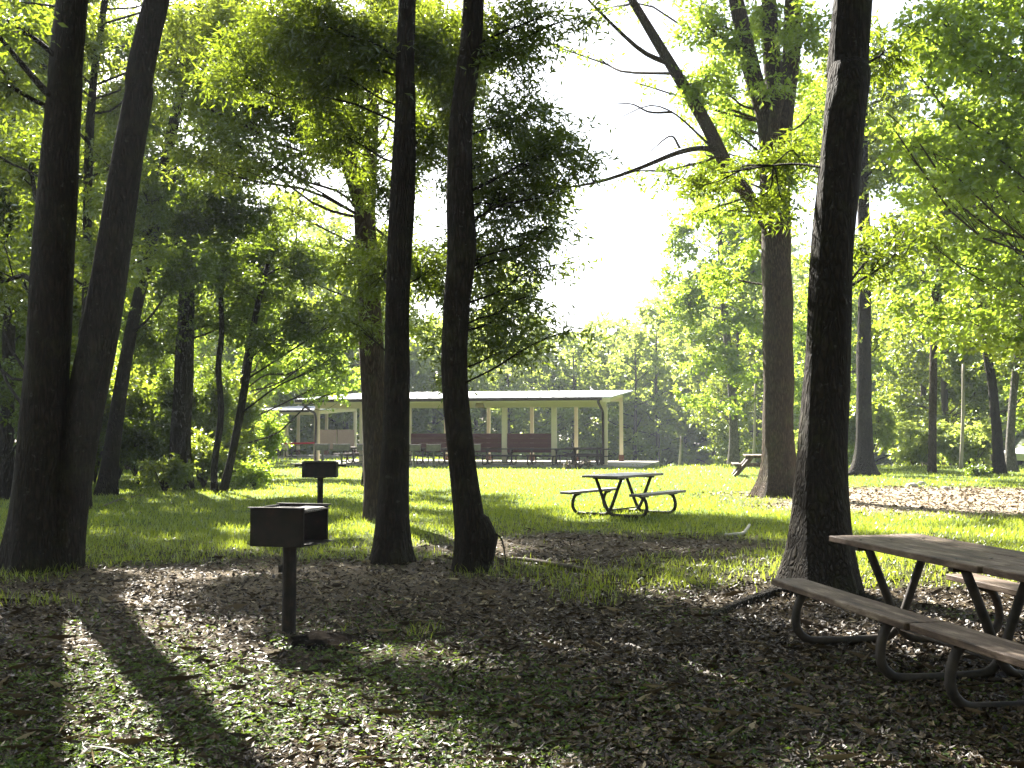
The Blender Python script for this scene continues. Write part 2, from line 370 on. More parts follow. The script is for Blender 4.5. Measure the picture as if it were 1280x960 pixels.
def weeds(x, y): return ell(x, y, -2.1, 5.7, 2.6, 2.6, .5)
def leaf_litter(name, label, n, y0, y1, bias, size, mask, mat, up=.5, cat='leaves', lo=0, hi=1, grow=18.0, asp0=.33):
    x, y = frustum_pts(n, y0, y1, bias)
    keep = rng.random(n) < mask(x, y); x, y = x[keep], y[keep]; n = len(x)
    s = size * np.clip(np.exp(rng.normal(-.12, .34, n)), .4, 1.7) * np.clip(.6 + y / 18, .6, 1) * np.maximum(1, y / grow)
    asp = asp0 * (.75 + .9 * rng.random(n))
    c = np.stack([x, y, gz(x, y) + .006 + rng.random(n) * .02], -1)
    a = rng.random(n) * 2 * np.pi
    nr = np.stack([rng.normal(0, up, n), rng.normal(0, up, n), np.ones(n)], -1); nr /= np.linalg.norm(nr, axis=1)[:, None]
    ax = np.stack([np.cos(a), np.sin(a), np.zeros(n)], -1); ax -= nr * (ax * nr).sum(1)[:, None]; ax /= np.linalg.norm(ax, axis=1)[:, None]
    sd = np.cross(nr, ax)
    curl = (rng.random(n) - .4) * .5
    S = s[:, None]; A = asp[:, None]; K = curl[:, None]
    V = np.stack([c - ax * S * .5 + nr * S * K * .3, c - sd * S * A * .5 + nr * S * K * .5, c - nr * S * .02, c + sd * S * A * .5 + nr * S * K * .5, c + ax * S * .5 + nr * S * K * .5], 1).reshape(-1, 3)
    k = np.arange(n)[:, None] * 5
    t = np.clip(lo + (hi - lo) * (rng.beta(1.3, 1.9, n)), 0, 1)
    o = mesh_obj(name, V, [np.concatenate([k + np.array([f]) for f in ((0, 1, 2), (0, 2, 3), (1, 4, 2), (2, 4, 3))])], mat, attr={'tint': np.repeat(t, 5)})
    return tag(o, label, cat, kind='stuff')

leaf_litter('fallen_leaves', 'brown and pale fallen leaves littering the shaded ground', 190000, 3.6, 30, 2, .052,
            lambda x, y: np.clip(1.05 - 1.0 * grass_mask(x, y), .05, 1) * np.clip(.25 + 1.3 * fbm(x * .9, y * .9, 61), 0, 1) * (1 - .7 * weeds(x, y)), M['litter'])
leaf_litter('fallen_twigs', 'small dry twigs scattered through the leaf litter', 4200, 3.6, 20, 2, .17,
            lambda x, y: np.clip(1.1 - grass_mask(x, y), 0, 1), M['litter'], up=.12, cat='twigs', lo=.1, hi=1.1, asp0=.035)
leaf_litter('dry_leaves', 'pale dry leaves on the bare patches of the lawn', 45000, 9, 32, 1, .075,
            lambda x, y: dry_mask(x, y), M['litter'], lo=.5, hi=1.35)
leaf_litter('ground_cover', 'low green broadleaf weeds carpeting the forest floor', 130000, 3.6, 14, 2, .036,
            lambda x, y: np.clip(weeds(x, y) * np.clip(4 * (fbm(x * 1.3, y * 1.3, 73) - .30), .1, 1) + .40 * (fbm(x * .8, y * .8, 71) > .56), 0, 1), M['cover'], up=.45, cat='weeds')

# ------------------------------------------------------------------ trees
LIT = [(-2.3, 6.6, 1.5, 1.7), (-3.2, 11.0, 1.3, 1.5), (-.5, 5.0, 1.3, 1.1), (-4.3, 8.2, .9, 1.2), (2.2, 7.6, .5, .8), (3.1, 7.2, .2, .35)]   # clearings under the canopy where the sun comes through
def lights_clearing(c, r):
    k = c[2] / math.tan(SUN_EL); x, y = c[0] - math.sin(SUN_AZ) * k, c[1] - math.cos(SUN_AZ) * k
    return any(((x - a) / (rx + r * .55)) ** 2 + ((y - b) / (ry + r * .75)) ** 2 < 1 for a, b, rx, ry in LIT)
class Tree:
    def __init__(s, seed): s.rng = np.random.default_rng(seed); s.wood = []; s.P, s.D, s.L, s.S, s.T = [], [], [], [], []
    def tube(s, pts, rad, n=6, mod=None): s.wood.append(tube_arrays(np.asarray(pts, float), np.asarray(rad, float), n, True, mod))
    def stem(s, pts, n=40, sides=20, flare=1.35, flh=.55, lobes=5, rough=.05):
        """pts: rows x, y, z, radius from the ground up; the foot widens into buttresses"""
        A = spline(pts, n); P, r = A[:, :3], A[:, 3].copy()
        z0 = P[0, 2]; ph = s.rng.random() * 6.28; ph2 = s.rng.random() * 6.28
        def mod(t, a, Pp):
            h = (Pp[:, 2] - z0)[:, None]
            f = np.exp(-np.clip(h, 0, None) / flh)
            m = 1 + f * (flare - 1) * (1 + .55 * np.cos(lobes * a + ph) + .25 * np.cos(3 * a + ph2))
            return m * (1 + rough * np.sin(3 * a + h * 1.3 + ph) * np.cos(h * 2.1 + ph2) + rough * .5 * np.sin(7 * a + h * 3))
        s.tube(P, r, sides, mod); s.main = A; return A
    def limb(s, pts, n=14, sides=8): A = spline(pts, n); s.tube(A[:, :3], A[:, 3], sides); return A
    def grow_limb(s, a, b, r0, r1, sag=.12, n=9, sides=6):
        d = np.linalg.norm(b - a); m1 = a + (b - a) * .35 + s.rng.normal(0, sag * d * .5, 3); m2 = a + (b - a) * .7 + s.rng.normal(0, sag * d * .4, 3)
        return s.limb(np.vstack([np.r_[a, r0], np.r_[m1, r0 * .7 + r1 * .3], np.r_[m2, r0 * .4 + r1 * .6], np.r_[b, r1]]), n, sides)
    def blob(s, c, rad, leaves, size=.1, per=14, tint=0.0, org=None, twig=.45, r0=.035, flat=.55, wood=True):
        """one leafy bough: a limb to the centre, side branches to the rim, twigs with leaves along them"""
        c = np.asarray(c, float); rad = np.broadcast_to(np.asarray(rad, float), (3,))
        if org is None: org = s.nearest(c)
        o = org[:3]
        lim = s.grow_limb(o, c, max(.01, min(r0, org[3] * .6)), r0 * .45, .10)
        per = 7; nt = max(8, int(leaves / per)); ns = int(min(26, max(5, nt / 14)))
        for k in range(ns):
            v = s.rng.normal(0, 1, 3); v /= np.linalg.norm(v); e = c + v * rad * (.55 + .5 * s.rng.random())
            st = lim[int(len(lim) * (.55 + .44 * s.rng.random())) - 1]
            if np.linalg.norm(o - c) < 1e-3: st = np.r_[c, r0]
            d = np.linalg.norm(e - st[:3])
            mid = (st[:3] + e) / 2 + s.rng.normal(0, .1 * d, 3) + np.array((0, 0, .06 * d))
            br = spline(np.vstack([st[:3], mid, e]), 6)
            if wood: s.tube(br, np.linspace(r0 * .36, r0 * .07, 6), 3)
            m = max(1, int(round(nt / ns)))
            t = .18 + .82 * s.rng.random(m) ** .8; f = t * 5; ii = np.minimum(f.astype(int), 4); fr = (f - ii)[:, None]
            p = br[ii] * (1 - fr) + br[ii + 1] * fr
            bd = (e - st[:3]) / (d + 1e-6)
            dv = s.rng.normal(0, 1, (m, 3)) * np.array((1, 1, flat)) + bd * .8 + np.array((0, 0, -.12)); dv /= np.linalg.norm(dv, axis=1)[:, None]
            p = p + s.rng.normal(0, .11, (m, 3)) * rad
            s.P.append(p); s.D.append(dv); s.L.append(twig * (.5 + .8 * s.rng.random(m))); s.S.append(np.full(m, size)); s.T.append(np.full(m, tint) + s.rng.normal(0, .12))
            s.per = per
    def nearest(s, c):
        A = s.main; dz = c[2] - A[:, 2]
        dist = np.linalg.norm(A[:, :3] - c, axis=1) + np.abs(np.linalg.norm(A[:, :2] - c[:2], axis=1) * .5 - dz) * .8
        return A[max(2, int(np.argmin(dist)))]
    def px(s, px, py, d, rx, ry, lai=2.0, size=.1, asp=.28, rd=None, **kw):
        """bough at a photo pixel and distance"""
        k = d / F_PX; r = (rx * k, rd or max(rx, ry) * k * .9, ry * k)
        n = 2.5 * lai * math.pi * r[0] * r[2] / (size * size * asp * .5)
        s.blob(W(px, py, d), r, n, size, **kw)
    def fill(s, box, n, rx, ry, lai, size, asp, avoid=(), **kw):
        """boughs spread over a stretch of the crown: box = px range, py range, distance range"""
        x0, x1, y0, y1, d0, d1 = box; k = 0; tries = 0
        while k < n and tries < 400:
            tries += 1
            x, y = s.rng.uniform(x0, x1), s.rng.uniform(y0, y1)
            if any(((x - a) / (b + rx * .7)) ** 2 + ((y - c) / (e + ry * .7)) ** 2 < 1 for a, c, b, e in avoid): continue
            u = .7 + .6 * s.rng.random()
            s.px(x, y, s.rng.uniform(d0, d1), rx * u, ry * u, lai, size, asp, tint=s.rng.normal(0, .15), **kw); k += 1
    def crown_fill(s, c, R_, k, lai, size, asp, **kw):
        """k boughs spread through an ellipsoid crown"""
        for q in range(k):
            v = s.rng.normal(0, 1, 3); v /= np.linalg.norm(v); v *= (.25 + .75 * s.rng.random() ** .5)
            cc = np.asarray(c) + v * np.asarray(R_) * .8; rr = np.asarray(R_) * (.26 + .16 * s.rng.random()) * np.array((1, 1, .75))
            if lights_clearing(cc, rr[0]):
                if s.rng.random() > .30: continue
                rr = rr * .55
            s.blob(cc, rr, 1.9 * lai * math.pi * rr[0] * rr[1] / (size * size * asp * .5), size, tint=s.rng.normal(0, .15), **kw)
    def leaves(s, asp=.28, droop=.25, tilt=.55):
        P, D, L, S, T = (np.concatenate(v) for v in (s.P, s.D, s.L, s.S, s.T)); m = s.per; r = s.rng
        n = len(P) * m
        t = (np.tile((np.arange(m) + .6) / m, len(P)) + r.normal(0, .03, n))
        D2 = np.repeat(D, m, 0); p = np.repeat(P, m, 0) + D2 * (t * np.repeat(L, m))[:, None]
        p[:, 2] -= (t ** 2) * np.repeat(L, m) * .15
        up = np.array((0, 0, 1.0)); sd = np.cross(D2, up); sd /= np.linalg.norm(sd, axis=1)[:, None] + 1e-6
        sg = np.where(np.arange(n) % 2 == 0, 1.0, -1.0)[:, None]
        ax = D2 * .45 + sd * sg * .55 + r.normal(0, .55, (n, 3)) - up * droop
        ax /= np.linalg.norm(ax, axis=1)[:, None]
        nr = up * .7 + r.normal(0, tilt * 1.35, (n, 3)); nr -= ax * (nr * ax).sum(1)[:, None]; nr /= np.linalg.norm(nr, axis=1)[:, None] + 1e-6
        sv = np.cross(nr, ax)
        S2 = (np.repeat(S, m) * (.65 + .6 * r.random(n)))[:, None]
        V = np.stack([p, p + ax * S2 * .45 + sv * S2 * asp * .5 + nr * S2 * .05, p + ax * S2 - nr * S2 * .06, p + ax * S2 * .45 - sv * S2 * asp * .5 + nr * S2 * .05], 1).reshape(-1, 3)
        Q = np.arange(n * 4).reshape(n, 4)
        tt = np.clip(.5 + np.repeat(T, m) + r.normal(0, .2, n), 0, 1)
        return V, Q, np.repeat(tt, 4)
    def build(s, name, label, bark, leafm, group=None, base=None, asp=.28, droop=.25, tilt=.55, cat='tree', trunk_label=None, parts=('trunk', 'crown')):
        b = np.asarray(base if base is not None else s.main[0, :3], float)
        root = empty(name, b, label, cat, group)
        off = b[None, :]
        s.build_wood(parts[0], M[bark], root, off)
        if s.P:
            V, Q, t = s.leaves(asp, droop, tilt)
            mesh_obj(parts[1], V - off, [Q], M[leafm], root, attr={'tint': t})
        return root
    def build_wood(s, name, mat, root, off):
        mb = MB()
        for (V, Q, T) in s.wood: mb.add(V - off, Q, T)
        return mb.build(name, mat, root, smooth=True)

def trunk_px(rows, d, foot=True, lean=0.0):
    """rows: photo px, py, width px from the ground up -> x, y, z, radius"""
    out = []
    for k, (x, y, w) in enumerate(rows):
        dd = d + lean * k
        p = W(x, y, dd)
        out.append((p[0], p[1], p[2], w * dd / F_PX / 2))
    if foot:
        x0, y0 = out[0][0], out[0][1]; out[0] = (x0, y0, float(gz(x0, y0)) - .08, out[0][3])
    return np.array(out)
def gd(py): return EYE * F_PX / (py - HZ)

def extend(A, h, dx=0, dy=0, k=.5):
    l = A[-1]; return np.vstack([A, (l[0] + dx, l[1] + dy, l[2] + h, l[3] * k)])

# --- twin trunk tree at the left
d = gd(712)
t = Tree(1)
A = extend(trunk_px([(42, 714, 66), (45, 640, 56), (57, 500, 53), (68, 300, 50), (80, 120, 42), (90, 0, 38)], d), 7, .5, .3)
t.stem(A, 46, 22, 1.3, .6)
stemA = t.main
t.limb(np.vstack([np.r_[W(72, 130, d), .05], np.r_[W(40, 95, d - .4), .035], np.r_[W(-10, 35, d - .8), .02]]))
for (x, y, dd, rx, ry) in ((8, 25, 11, 40, 30), (-30, 90, 11.5, 60, 60), (20, 200, 13, 35, 50), (-20, 330, 13, 40, 50)):
    t.px(x, y, dd, rx, ry, 1.3, .11, .4, twig=.35)
t.fill((-60, 60, -40, 420, 12.5, 16), 9, 45, 40, .9, .10, .4, twig=.35, r0=.02)
tA = t
t = Tree(2)
B = extend(trunk_px([(72, 712, 52), (82, 640, 48), (103, 520, 47), (128, 400, 45), (150, 260, 40), (172, 130, 35), (196, 0, 31)], d + .15), 7, 1.6, .2)
t.stem(B, 46, 20, 1.25, .6)
tB = t
for tt, sgn in ((tA, -1), (tB, 1)):     # the upper crown, above the frame
    top = tt.main[-1, :3]
    tt.crown_fill(top + np.array((.6 * sgn, .4, -.2)), (3.6, 3.6, 3.0), 13, 1.05, .15, .42, twig=.6, r0=.05)
twin = empty('twin_trunk_tree', tA.main[0, :3], 'tall twin-stemmed dark tree, two thick trunks splitting at one broad foot', 'tree')
off = tA.main[0, :3][None, :]
for tt in (tA, tB):
    tt.build_wood('trunk', M['bark_dark'], twin, off)
    V, Q, tv = tt.leaves(.42, .25, .6); mesh_obj('crown', V - off, [Q], M['leaf_oak'], twin, attr={'tint': tv})

# --- two slim dark trees in the middle
d = gd(702)
t = Tree(3)
A = extend(trunk_px([(490, 702, 42), (491, 640, 38), (494, 560, 34), (497, 470, 32), (497, 380, 30), (503, 250, 32), (507, 130, 26), (509, 0, 22)], d), 6.5, .3, .1)
t.stem(A, 44, 18, 1.45, .35)
for (x, y, dd, rx, ry, l) in ((455, 60, 12.6, 60, 55, 2.2), (400, 90, 13, 60, 60, 2.2), (540, 55, 12.8, 60, 50, 2.2), (350, 40, 13, 60, 50, 1.8), (430, 170, 13.2, 55, 40, 1.7),
                              (475, 330, 13.4, 45, 45, 1.4), (545, 335, 13, 40, 40, 1.5), (395, 20, 12.2, 60, 40, 1.8), (530, 170, 13.4, 45, 50, 1.8), (440, 400, 13.4, 40, 30, 1.2), (490, 235, 13.6, 50, 40, 1.4), (290, 80, 13.5, 60, 50, 1.4)):
    t.px(x, y, dd, rx, ry, l, .10, .26, twig=.32, r0=.016)
t.crown_fill(t.main[-1, :3] + np.array((-.5, .8, -1.6)), (3.6, 3.4, 3.0), 14, 1.25, .15, .36, twig=.55, r0=.05)
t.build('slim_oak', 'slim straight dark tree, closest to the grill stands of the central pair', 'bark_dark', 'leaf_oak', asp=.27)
d = gd(712)
t = Tree(4)
A = extend(trunk_px([(592, 716, 42), (588, 660, 38), (578, 580, 34), (568, 470, 33), (570, 390, 33), (577, 310, 37), (574, 240, 34), (576, 160, 30), (585, 80, 28), (592, 0, 27)], d), 6.5, .3, .1)
t.stem(A, 50, 18, 1.3, .3)
bp = W(600, 672, d - .05)                 # burl on the flank with a dead shoot
t.tube(np.array([bp + (-.06, 0, -.34), bp + (-.01, 0, -.22), bp + (.02, 0, 0), bp + (-.02, 0, .18), bp + (-.1, 0, .30)]), [.12, .17, .185, .13, .05], 12)
t.limb(np.vstack([np.r_[bp + (.12, -.05, .05), .012], np.r_[bp + (.24, -.12, .0), .01], np.r_[bp + (.30, -.15, -.3), .006]]))
for (x, y, dd, rx, ry, l) in ((625, 60, 12, 70, 55, 1.9), (565, 110, 13, 45, 60, 2.0), (655, 150, 12, 50, 40, 2.0), (690, 190, 11.6, 55, 26, 2.4), (735, 205, 11.4, 34, 17, 2.2), (715, 178, 11.6, 34, 18, 1.6), (672, 240, 12, 40, 28, 1.4), (700, 330, 12, 22, 22, .8), (672, 365, 12, 30, 30, 1.0), (645, 245, 12, 60, 42, 1.8),
                              (665, 310, 12, 38, 40, 1.4), (615, 320, 12.6, 50, 55, 1.7), (645, 385, 12, 40, 46, 1.0), (600, 400, 12.6, 36, 45, 1.0), (640, 435, 11.8, 50, 26, 1.1), (716, 412, 11, 22, 12, 1.5),
                              (600, 200, 12.8, 50, 60, 1.6), (680, 20, 11.5, 55, 30, 1.0), (690, 280, 11.6, 26, 30, 1.0), (730, 20, 11.5, 40, 18, .6), (560, 440, 13.2, 30, 30, 1.0)):
    t.px(x, y, dd, rx * 1.08, ry * 1.08, l * .9, .10, .26, twig=.34, r0=.014)
t.crown_fill(t.main[-1, :3] + np.array((.6, .6, -1.4)), (3.4, 3.4, 3.0), 12, 1.15, .15, .36, twig=.55, r0=.05)
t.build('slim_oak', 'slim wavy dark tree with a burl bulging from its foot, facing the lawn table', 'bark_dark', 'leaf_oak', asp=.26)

# --- forked tree behind the pair
d = 18.2
t = Tree(5)
A = trunk_px([(471, 652, 30), (470, 560, 32), (466, 460, 32), (461, 360, 28), (456, 260, 27)], d)
t.stem(A, 30, 16, 1.3, .4)
sA = t.main
f1 = t.limb(np.vstack([sA[-1], np.r_[W(436, 200, d), .16], np.r_[W(410, 120, d - .2), .14], np.r_[W(385, 20, d - .4), .11], np.r_[W(360, -160, d), .05]]), 18, 10)
f2 = t.limb(np.vstack([sA[-1], np.r_[W(463, 190, d), .13], np.r_[W(467, 100, d + .2), .11], np.r_[W(470, -20, d + .4), .09], np.r_[W(480, -200, d), .04]]), 18, 10)
t.main = np.vstack([sA[-4:], f1[4:], f2[4:]])
t.limb(np.vstack([np.r_[W(420, 180, d), .05], np.r_[W(370, 195, d), .04], np.r_[W(335, 215, d), .02]]))
for (x, y, rx, ry, l) in ((260, 40, 55, 45, 1.5), (320, 50, 60, 45, 1.6), (300, 130, 60, 45, 1.6), (245, 130, 50, 45, 1.4), (360, 140, 50, 40, 1.6), (350, 205, 60, 28, 1.4), (230, 190, 45, 40, 1.3), (400, 60, 55, 50, 1.8), (430, 120, 45, 40, 1.6),
                          (520, 100, 50, 50, 1.5), (520, 330, 45, 45, 1.0), (430, 330, 40, 40, 1.2), (280, 215, 50, 30, 1.2), (480, 20, 60, 50, 1.5), (560, 30, 60, 50, 1.2), (205, 60, 40, 60, 1.3)):
    t.px(x, y, d + t.rng.normal(0, 1.0), rx, ry, l * .75, .115, .36, twig=.38, r0=.03)
t.fill((190, 400, -30, 190, 17, 22), 12, 48, 34, 1.0, .11, .36, twig=.36, r0=.022)
t.crown_fill(W(420, -190, d), (4.4, 4.0, 3.4), 13, 1.1, .17, .42, twig=.6, r0=.05)
t.build('forked_tree', 'grey-brown tree forking into two high limbs, seen just behind the slim straight tree', 'bark_brown', 'leaf_mid', asp=.36)

# --- thick tree beside the table at the right
d = gd(738)
t = Tree(6)
A = extend(trunk_px([(1022, 742, 80), (1024, 690, 72), (1027, 600, 62), (1034, 450, 55), (1042, 300, 52), (1056, 150, 50), (1062, 95, 52), (1066, 0, 48)], d, True, .12), 7, .8, .2, .6)
t.stem(A, 50, 26, 1.42, .42, 6)
for pts in ([(985, 738, 9.9, .07), (940, 752, 9.5, .055), (905, 765, 9.2, .04), (885, 778, 8.9, .02)], [(1060, 742, 10, .06), (1090, 752, 9.6, .045), (1130, 770, 9.2, .02)]):
    row = []
    for (x, y, dd, r) in pts:
        g = G(x, y); row.append((g[0], g[1], g[2] + r * .2, r))
    t.limb(np.array(row), 14, 8)
lm = t.limb(np.vstack([np.r_[W(1046, 212, d + .3), .016], np.r_[W(985, 205, d + 1), .013], np.r_[W(900, 217, d + 1.8), .008]]))
for (x, y, dd, rx, ry, l) in ((905, 222, 12.2, 60, 24, .6), (965, 215, 12, 45, 32, .7), (850, 232, 12.4, 35, 16, .5), (985, 260, 12, 25, 25, .5), (940, 255, 12.3, 40, 20, .5), (1000, 190, 12, 25, 25, .5)):
    t.px(x, y, dd, rx, ry, l * 1.5, .105, .22, twig=.30, r0=.010, org=lm[8])
for (x, y, dd, rx, ry, l) in ((1095, 325, 12, 35, 35, 1.3), (1130, 290, 12.5, 40, 35, 1.1), (1105, 60, 12, 40, 50, 1.0)):
    t.px(x, y, dd, rx, ry, l, .115, .25, twig=.3, r0=.02)
t.crown_fill(t.main[-1, :3] + np.array((-.3, 1.0, -.5)), (4.2, 4.2, 3.0), 14, 1.1, .15, .36, twig=.55, r0=.06)
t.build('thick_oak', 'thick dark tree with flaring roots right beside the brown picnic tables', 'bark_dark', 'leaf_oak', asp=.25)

# --- big forked tree on the lawn
d = gd(620)
t = Tree(7)
A = trunk_px([(972, 622, 46), (973, 580, 38), (973, 500, 37), (972, 400, 37), (970, 300, 36), (969, 200, 37)], d)
t.stem(A, 36, 20, 1.6, .55, 6)
sA = t.main
f1 = t.limb(np.vstack([sA[-2], np.r_[W(958, 150, d), .24], np.r_[W(940, 90, d), .22], np.r_[W(920, 0, d - .3), .18], np.r_[W(890, -120, d - .5), .1]]), 18, 10)
f2 = t.limb(np.vstack([sA[-2], np.r_[W(970, 130, d + .3), .25], np.r_[W(964, 60, d + .5), .22], np.r_[W(960, -60, d + .6), .15], np.r_[W(965, -220, d + .6), .06]]), 18, 10)
f3 = t.limb(np.vstack([sA[-2], np.r_[W(980, 140, d), .24], np.r_[W(990, 60, d), .22], np.r_[W(995, -40, d), .18], np.r_[W(1030, -180, d), .07]]), 18, 10)
t.limb(np.vstack([np.r_[W(990, 90, d - .4), .12], np.r_[W(972, 130, d - .5), .14], np.r_[W(965, 180, d - .3), .15]]), 10, 8)
g1 = t.limb(np.vstack([np.r_[W(962, 285, d), .16], np.r_[W(935, 245, d - .6), .17], np.r_[W(910, 210, d - 1.1), .165], np.r_[W(880, 150, d - 1.6), .15], np.r_[W(838, 80, d - 2), .125], np.r_[W(790, 0, d - 2.4), .09], np.r_[W(750, -70, d - 2.6), .05]]), 26, 10)
t.limb(np.vstack([np.r_[W(838, 80, d - 2), .07], np.r_[W(800, 62, d - 2.2), .05], np.r_[W(745, 10, d - 2.4), .03], np.r_[W(720, -20, d - 2.5), .02]]), 12, 6)
g2 = t.limb(np.vstack([np.r_[W(905, 200, d - 1.2), .08], np.r_[W(885, 186, d - 1.4), .065], np.r_[W(850, 190, d - 1.7), .06], np.r_[W(795, 212, d - 2.0), .045], np.r_[W(745, 228, d - 2.3), .035], np.r_[W(690, 236, d - 2.5), .018], np.r_[W(640, 236, d - 2.7), .008]]), 24, 6)
for pts in (((905, 200), (870, 165), (840, 140), (810, 132), (770, 150)), ((840, 140), (812, 140), (790, 130), (765, 130)), ((850, 185), (838, 170), (812, 190)), ((962, 200), (935, 178), (915, 162)), ((745, 228), (740, 222), (748, 200))):
    t.limb(np.array([np.r_[W(x, y, d - 1.4), .035 * (1 - .7 * q / (len(pts) - 1))] for q, (x, y) in enumerate(pts)]), 12, 5)
t.main = np.vstack([sA[-14:], f1, f2, f3, g1])
for (x, y, rx, ry, l) in ((880, 30, 40, 35, 1.2), (915, 60, 40, 40, 1.4), (1010, 40, 40, 45, 1.5), (960, 20, 45, 35, 1.3), (900, 110, 30, 30, 1.0), (930, 150, 28, 28, 1.0), (1015, 130, 25, 45, 1.2), (880, 190, 26, 20, .8), (860, 130, 20, 20, .5), (945, 300, 30, 28, 1.0),
                          (830, 215, 35, 12, .7), (780, 215, 24, 10, .5), (700, 60, 30, 16, .4), (760, 10, 30, 14, .5), (1000, 210, 25, 30, 1.0), (800, 105, 16, 10, .3), (905, 345, 28, 30, .9), (870, 270, 24, 24, .7)):
    t.px(x, y, d + t.rng.normal(0, 1.2), rx, ry, l, .16, .42, twig=.5, r0=.035, per=12)
t.fill((870, 1015, -20, 210, d - 2.5, d + 4), 14, 30, 28, 1.0, .15, .42, twig=.45, r0=.03)
t.fill((850, 960, 190, 330, d - 1, d + 4), 5, 26, 22, .8, .15, .42, twig=.45, r0=.025)
t.crown_fill(W(985, -190, d), (5.5, 5.5, 4.0), 14, 1.2, .2, .45, twig=.6, r0=.06)
t.build('big_lawn_tree', 'big brown tree on the lawn with a long bare limb reaching over the open sky', 'bark_brown', 'leaf_maple', asp=.42)

# --- lawn trees further right
def lawn_tree(seed, name, label, rows, d, crown, leafm, bark, lai=1.3, size=.18, asp=.6, boughs=(), k=12, sides=12, ext=4, flare=1.35):
    t = Tree(seed)
    A = trunk_px(rows, d)
    if ext: A = extend(A, ext, .2, 0, .4)
    t.stem(A, 30, sides, flare, .4)
    for (c, rad, kk) in crown:
        t.crown_fill(W(*c), rad, kk, lai, size, asp, twig=.5, r0=.05, per=12)
    for b in boughs: t.px(b[0], b[1], b[2], b[3], b[4], b[5] if len(b) > 5 else lai, size, asp, twig=.45, r0=.035, per=12)
    t.build(name, label, bark, leafm, asp=asp)
    return t
lawn_tree(8, 'lawn_tree', 'dark smooth trunk with a wide foot standing behind the thick tree', [(1079, 594, 26), (1080, 540, 20), (1080, 450, 18), (1081, 330, 15), (1078, 200, 14)], 37.5,
          [((1070, 120, 38), (3.8, 4, 4.6), 13)], 'leaf_mid', 'bark_dark', 1.2, .2, .5, boughs=[(1120, 300, 37, 50, 40), (1030, 330, 38, 40, 50), (1110, 420, 38, 45, 30, .8), (1085, 500, 39, 35, 20, .8)], flare=1.7)
lawn_tree(9, 'lawn_tree', 'thin straight brown trunk standing alone at the far lawn edge', [(1165, 590, 10), (1166, 500, 9.5), (1168, 400, 9), (1172, 300, 8)], 40,
          [((1185, 200, 41), (3.4, 3.6, 4.2), 11)], 'leaf_maple', 'bark_brown', 1.1, .2, .6, boughs=[(1150, 350, 40, 45, 40, 1.0), (1210, 330, 40, 40, 40, 1.0), (1190, 430, 41, 45, 25, .8)], flare=1.25)
lawn_tree(10, 'lawn_tree', 'dark leaning trunk in a bare earth patch near the far lawn edge', [(1250, 593, 15), (1246, 540, 12), (1240, 480, 11), (1232, 420, 10.5), (1236, 330, 9)], 38.5,
          [((1250, 200, 39), (3.6, 3.6, 4.2), 12)], 'leaf_mid', 'bark_dark', 1.3, .2, .55, boughs=[(1230, 380, 38, 45, 40), (1280, 340, 38, 45, 45), (1260, 290, 37, 50, 40)])
t = lawn_tree(12, 'lawn_tree', 'pale grey trunk close beside the dark leaning trunk', [(1264, 591, 15), (1263, 545, 10), (1268, 480, 9), (1276, 400, 8)], 41,
          [((1330, 230, 42), (4, 4, 5), 10)], 'leaf_mid', 'bark_grey', 1.2, .22, .55, boughs=[(1270, 450, 41, 40, 25, .9), (1295, 490, 42, 30, 20, .8)])
# maple whose trunk is off to the right, its boughs hang in sunlight into view
t = Tree(13)
A = np.array([(13.2, 21, float(gz(13.2, 21)) - .08, .26), (13.1, 21, 3, .22), (12.9, 21, 7, .18), (12.6, 21.2, 11, .1), (12.6, 21, 14, .04)])
t.stem(A, 30, 14, 1.4, .4)
for (x, y, dd, rx, ry, l) in ((1180, 30, 19, 60, 40, 1.5), (1240, 60, 19, 60, 50, 1.6), (1150, 95, 18.5, 45, 28, 1.4), (1210, 150, 18.5, 60, 40, 1.7), (1150, 180, 18, 45, 26, 1.6), (1250, 200, 18.5, 50, 45, 1.6), (1190, 215, 18, 50, 26, 1.5), (1130, 30, 19.5, 45, 30, 1.2), (1120, 165, 18, 22, 10, 1.2), (1270, 130, 19, 45, 45, 1.5), (1265, 10, 20, 50, 40, 1.4), (1240, 275, 20, 50, 30, 1.3), (1200, 330, 21, 45, 25, 1.1), (1270, 350, 20, 45, 40, 1.4), (1150, 395, 24, 45, 20, .8), (1240, 415, 22, 50, 25, 1.0)):
    t.px(x, y, dd, rx, ry, l, .14, .62, twig=.36, r0=.03, per=12)
t.fill((1100, 1300, -20, 420, 19, 27), 22, 45, 32, 1.0, .135, .62, twig=.36, r0=.02)
t.fill((1090, 1200, -50, 70, 20, 26), 7, 45, 32, 1.0, .135, .62, twig=.36, r0=.02)
t.crown_fill((12.4, 21, 11.5), (4.5, 4.5, 3), 4, 1.2, .2, .6, twig=.5, per=12)
t.build('maple', 'leafy sunlit maple, bright lime boughs hanging into view over the far lawn', 'bark_brown', 'leaf_maple', asp=.62)
# bright maple behind the big lawn tree
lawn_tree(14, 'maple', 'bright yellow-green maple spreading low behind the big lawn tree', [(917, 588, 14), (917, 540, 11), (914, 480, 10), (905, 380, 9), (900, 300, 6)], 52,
          [((905, 330, 52), (3.0, 3.2, 4.6), 18)], 'leaf_maple', 'bark_grey', 1.3, .22, .6, boughs=[(880, 440, 50, 36, 30), (930, 455, 50, 40, 28), (860, 490, 50, 26, 16, .9), (905, 500, 49, 40, 14, .9), (1000, 470, 52, 40, 30), (860, 380, 51, 26, 40), (945, 390, 51, 35, 45), (1010, 400, 54, 30, 50), (855, 300, 53, 26, 40, .9), (838, 345, 53, 18, 34, .8), (850, 400, 52, 24, 40, 1.0), (842, 290, 53, 16, 26, .7), (870, 240, 53, 24, 24, .8), (915, 230, 53, 30, 24, .9)], ext=2)

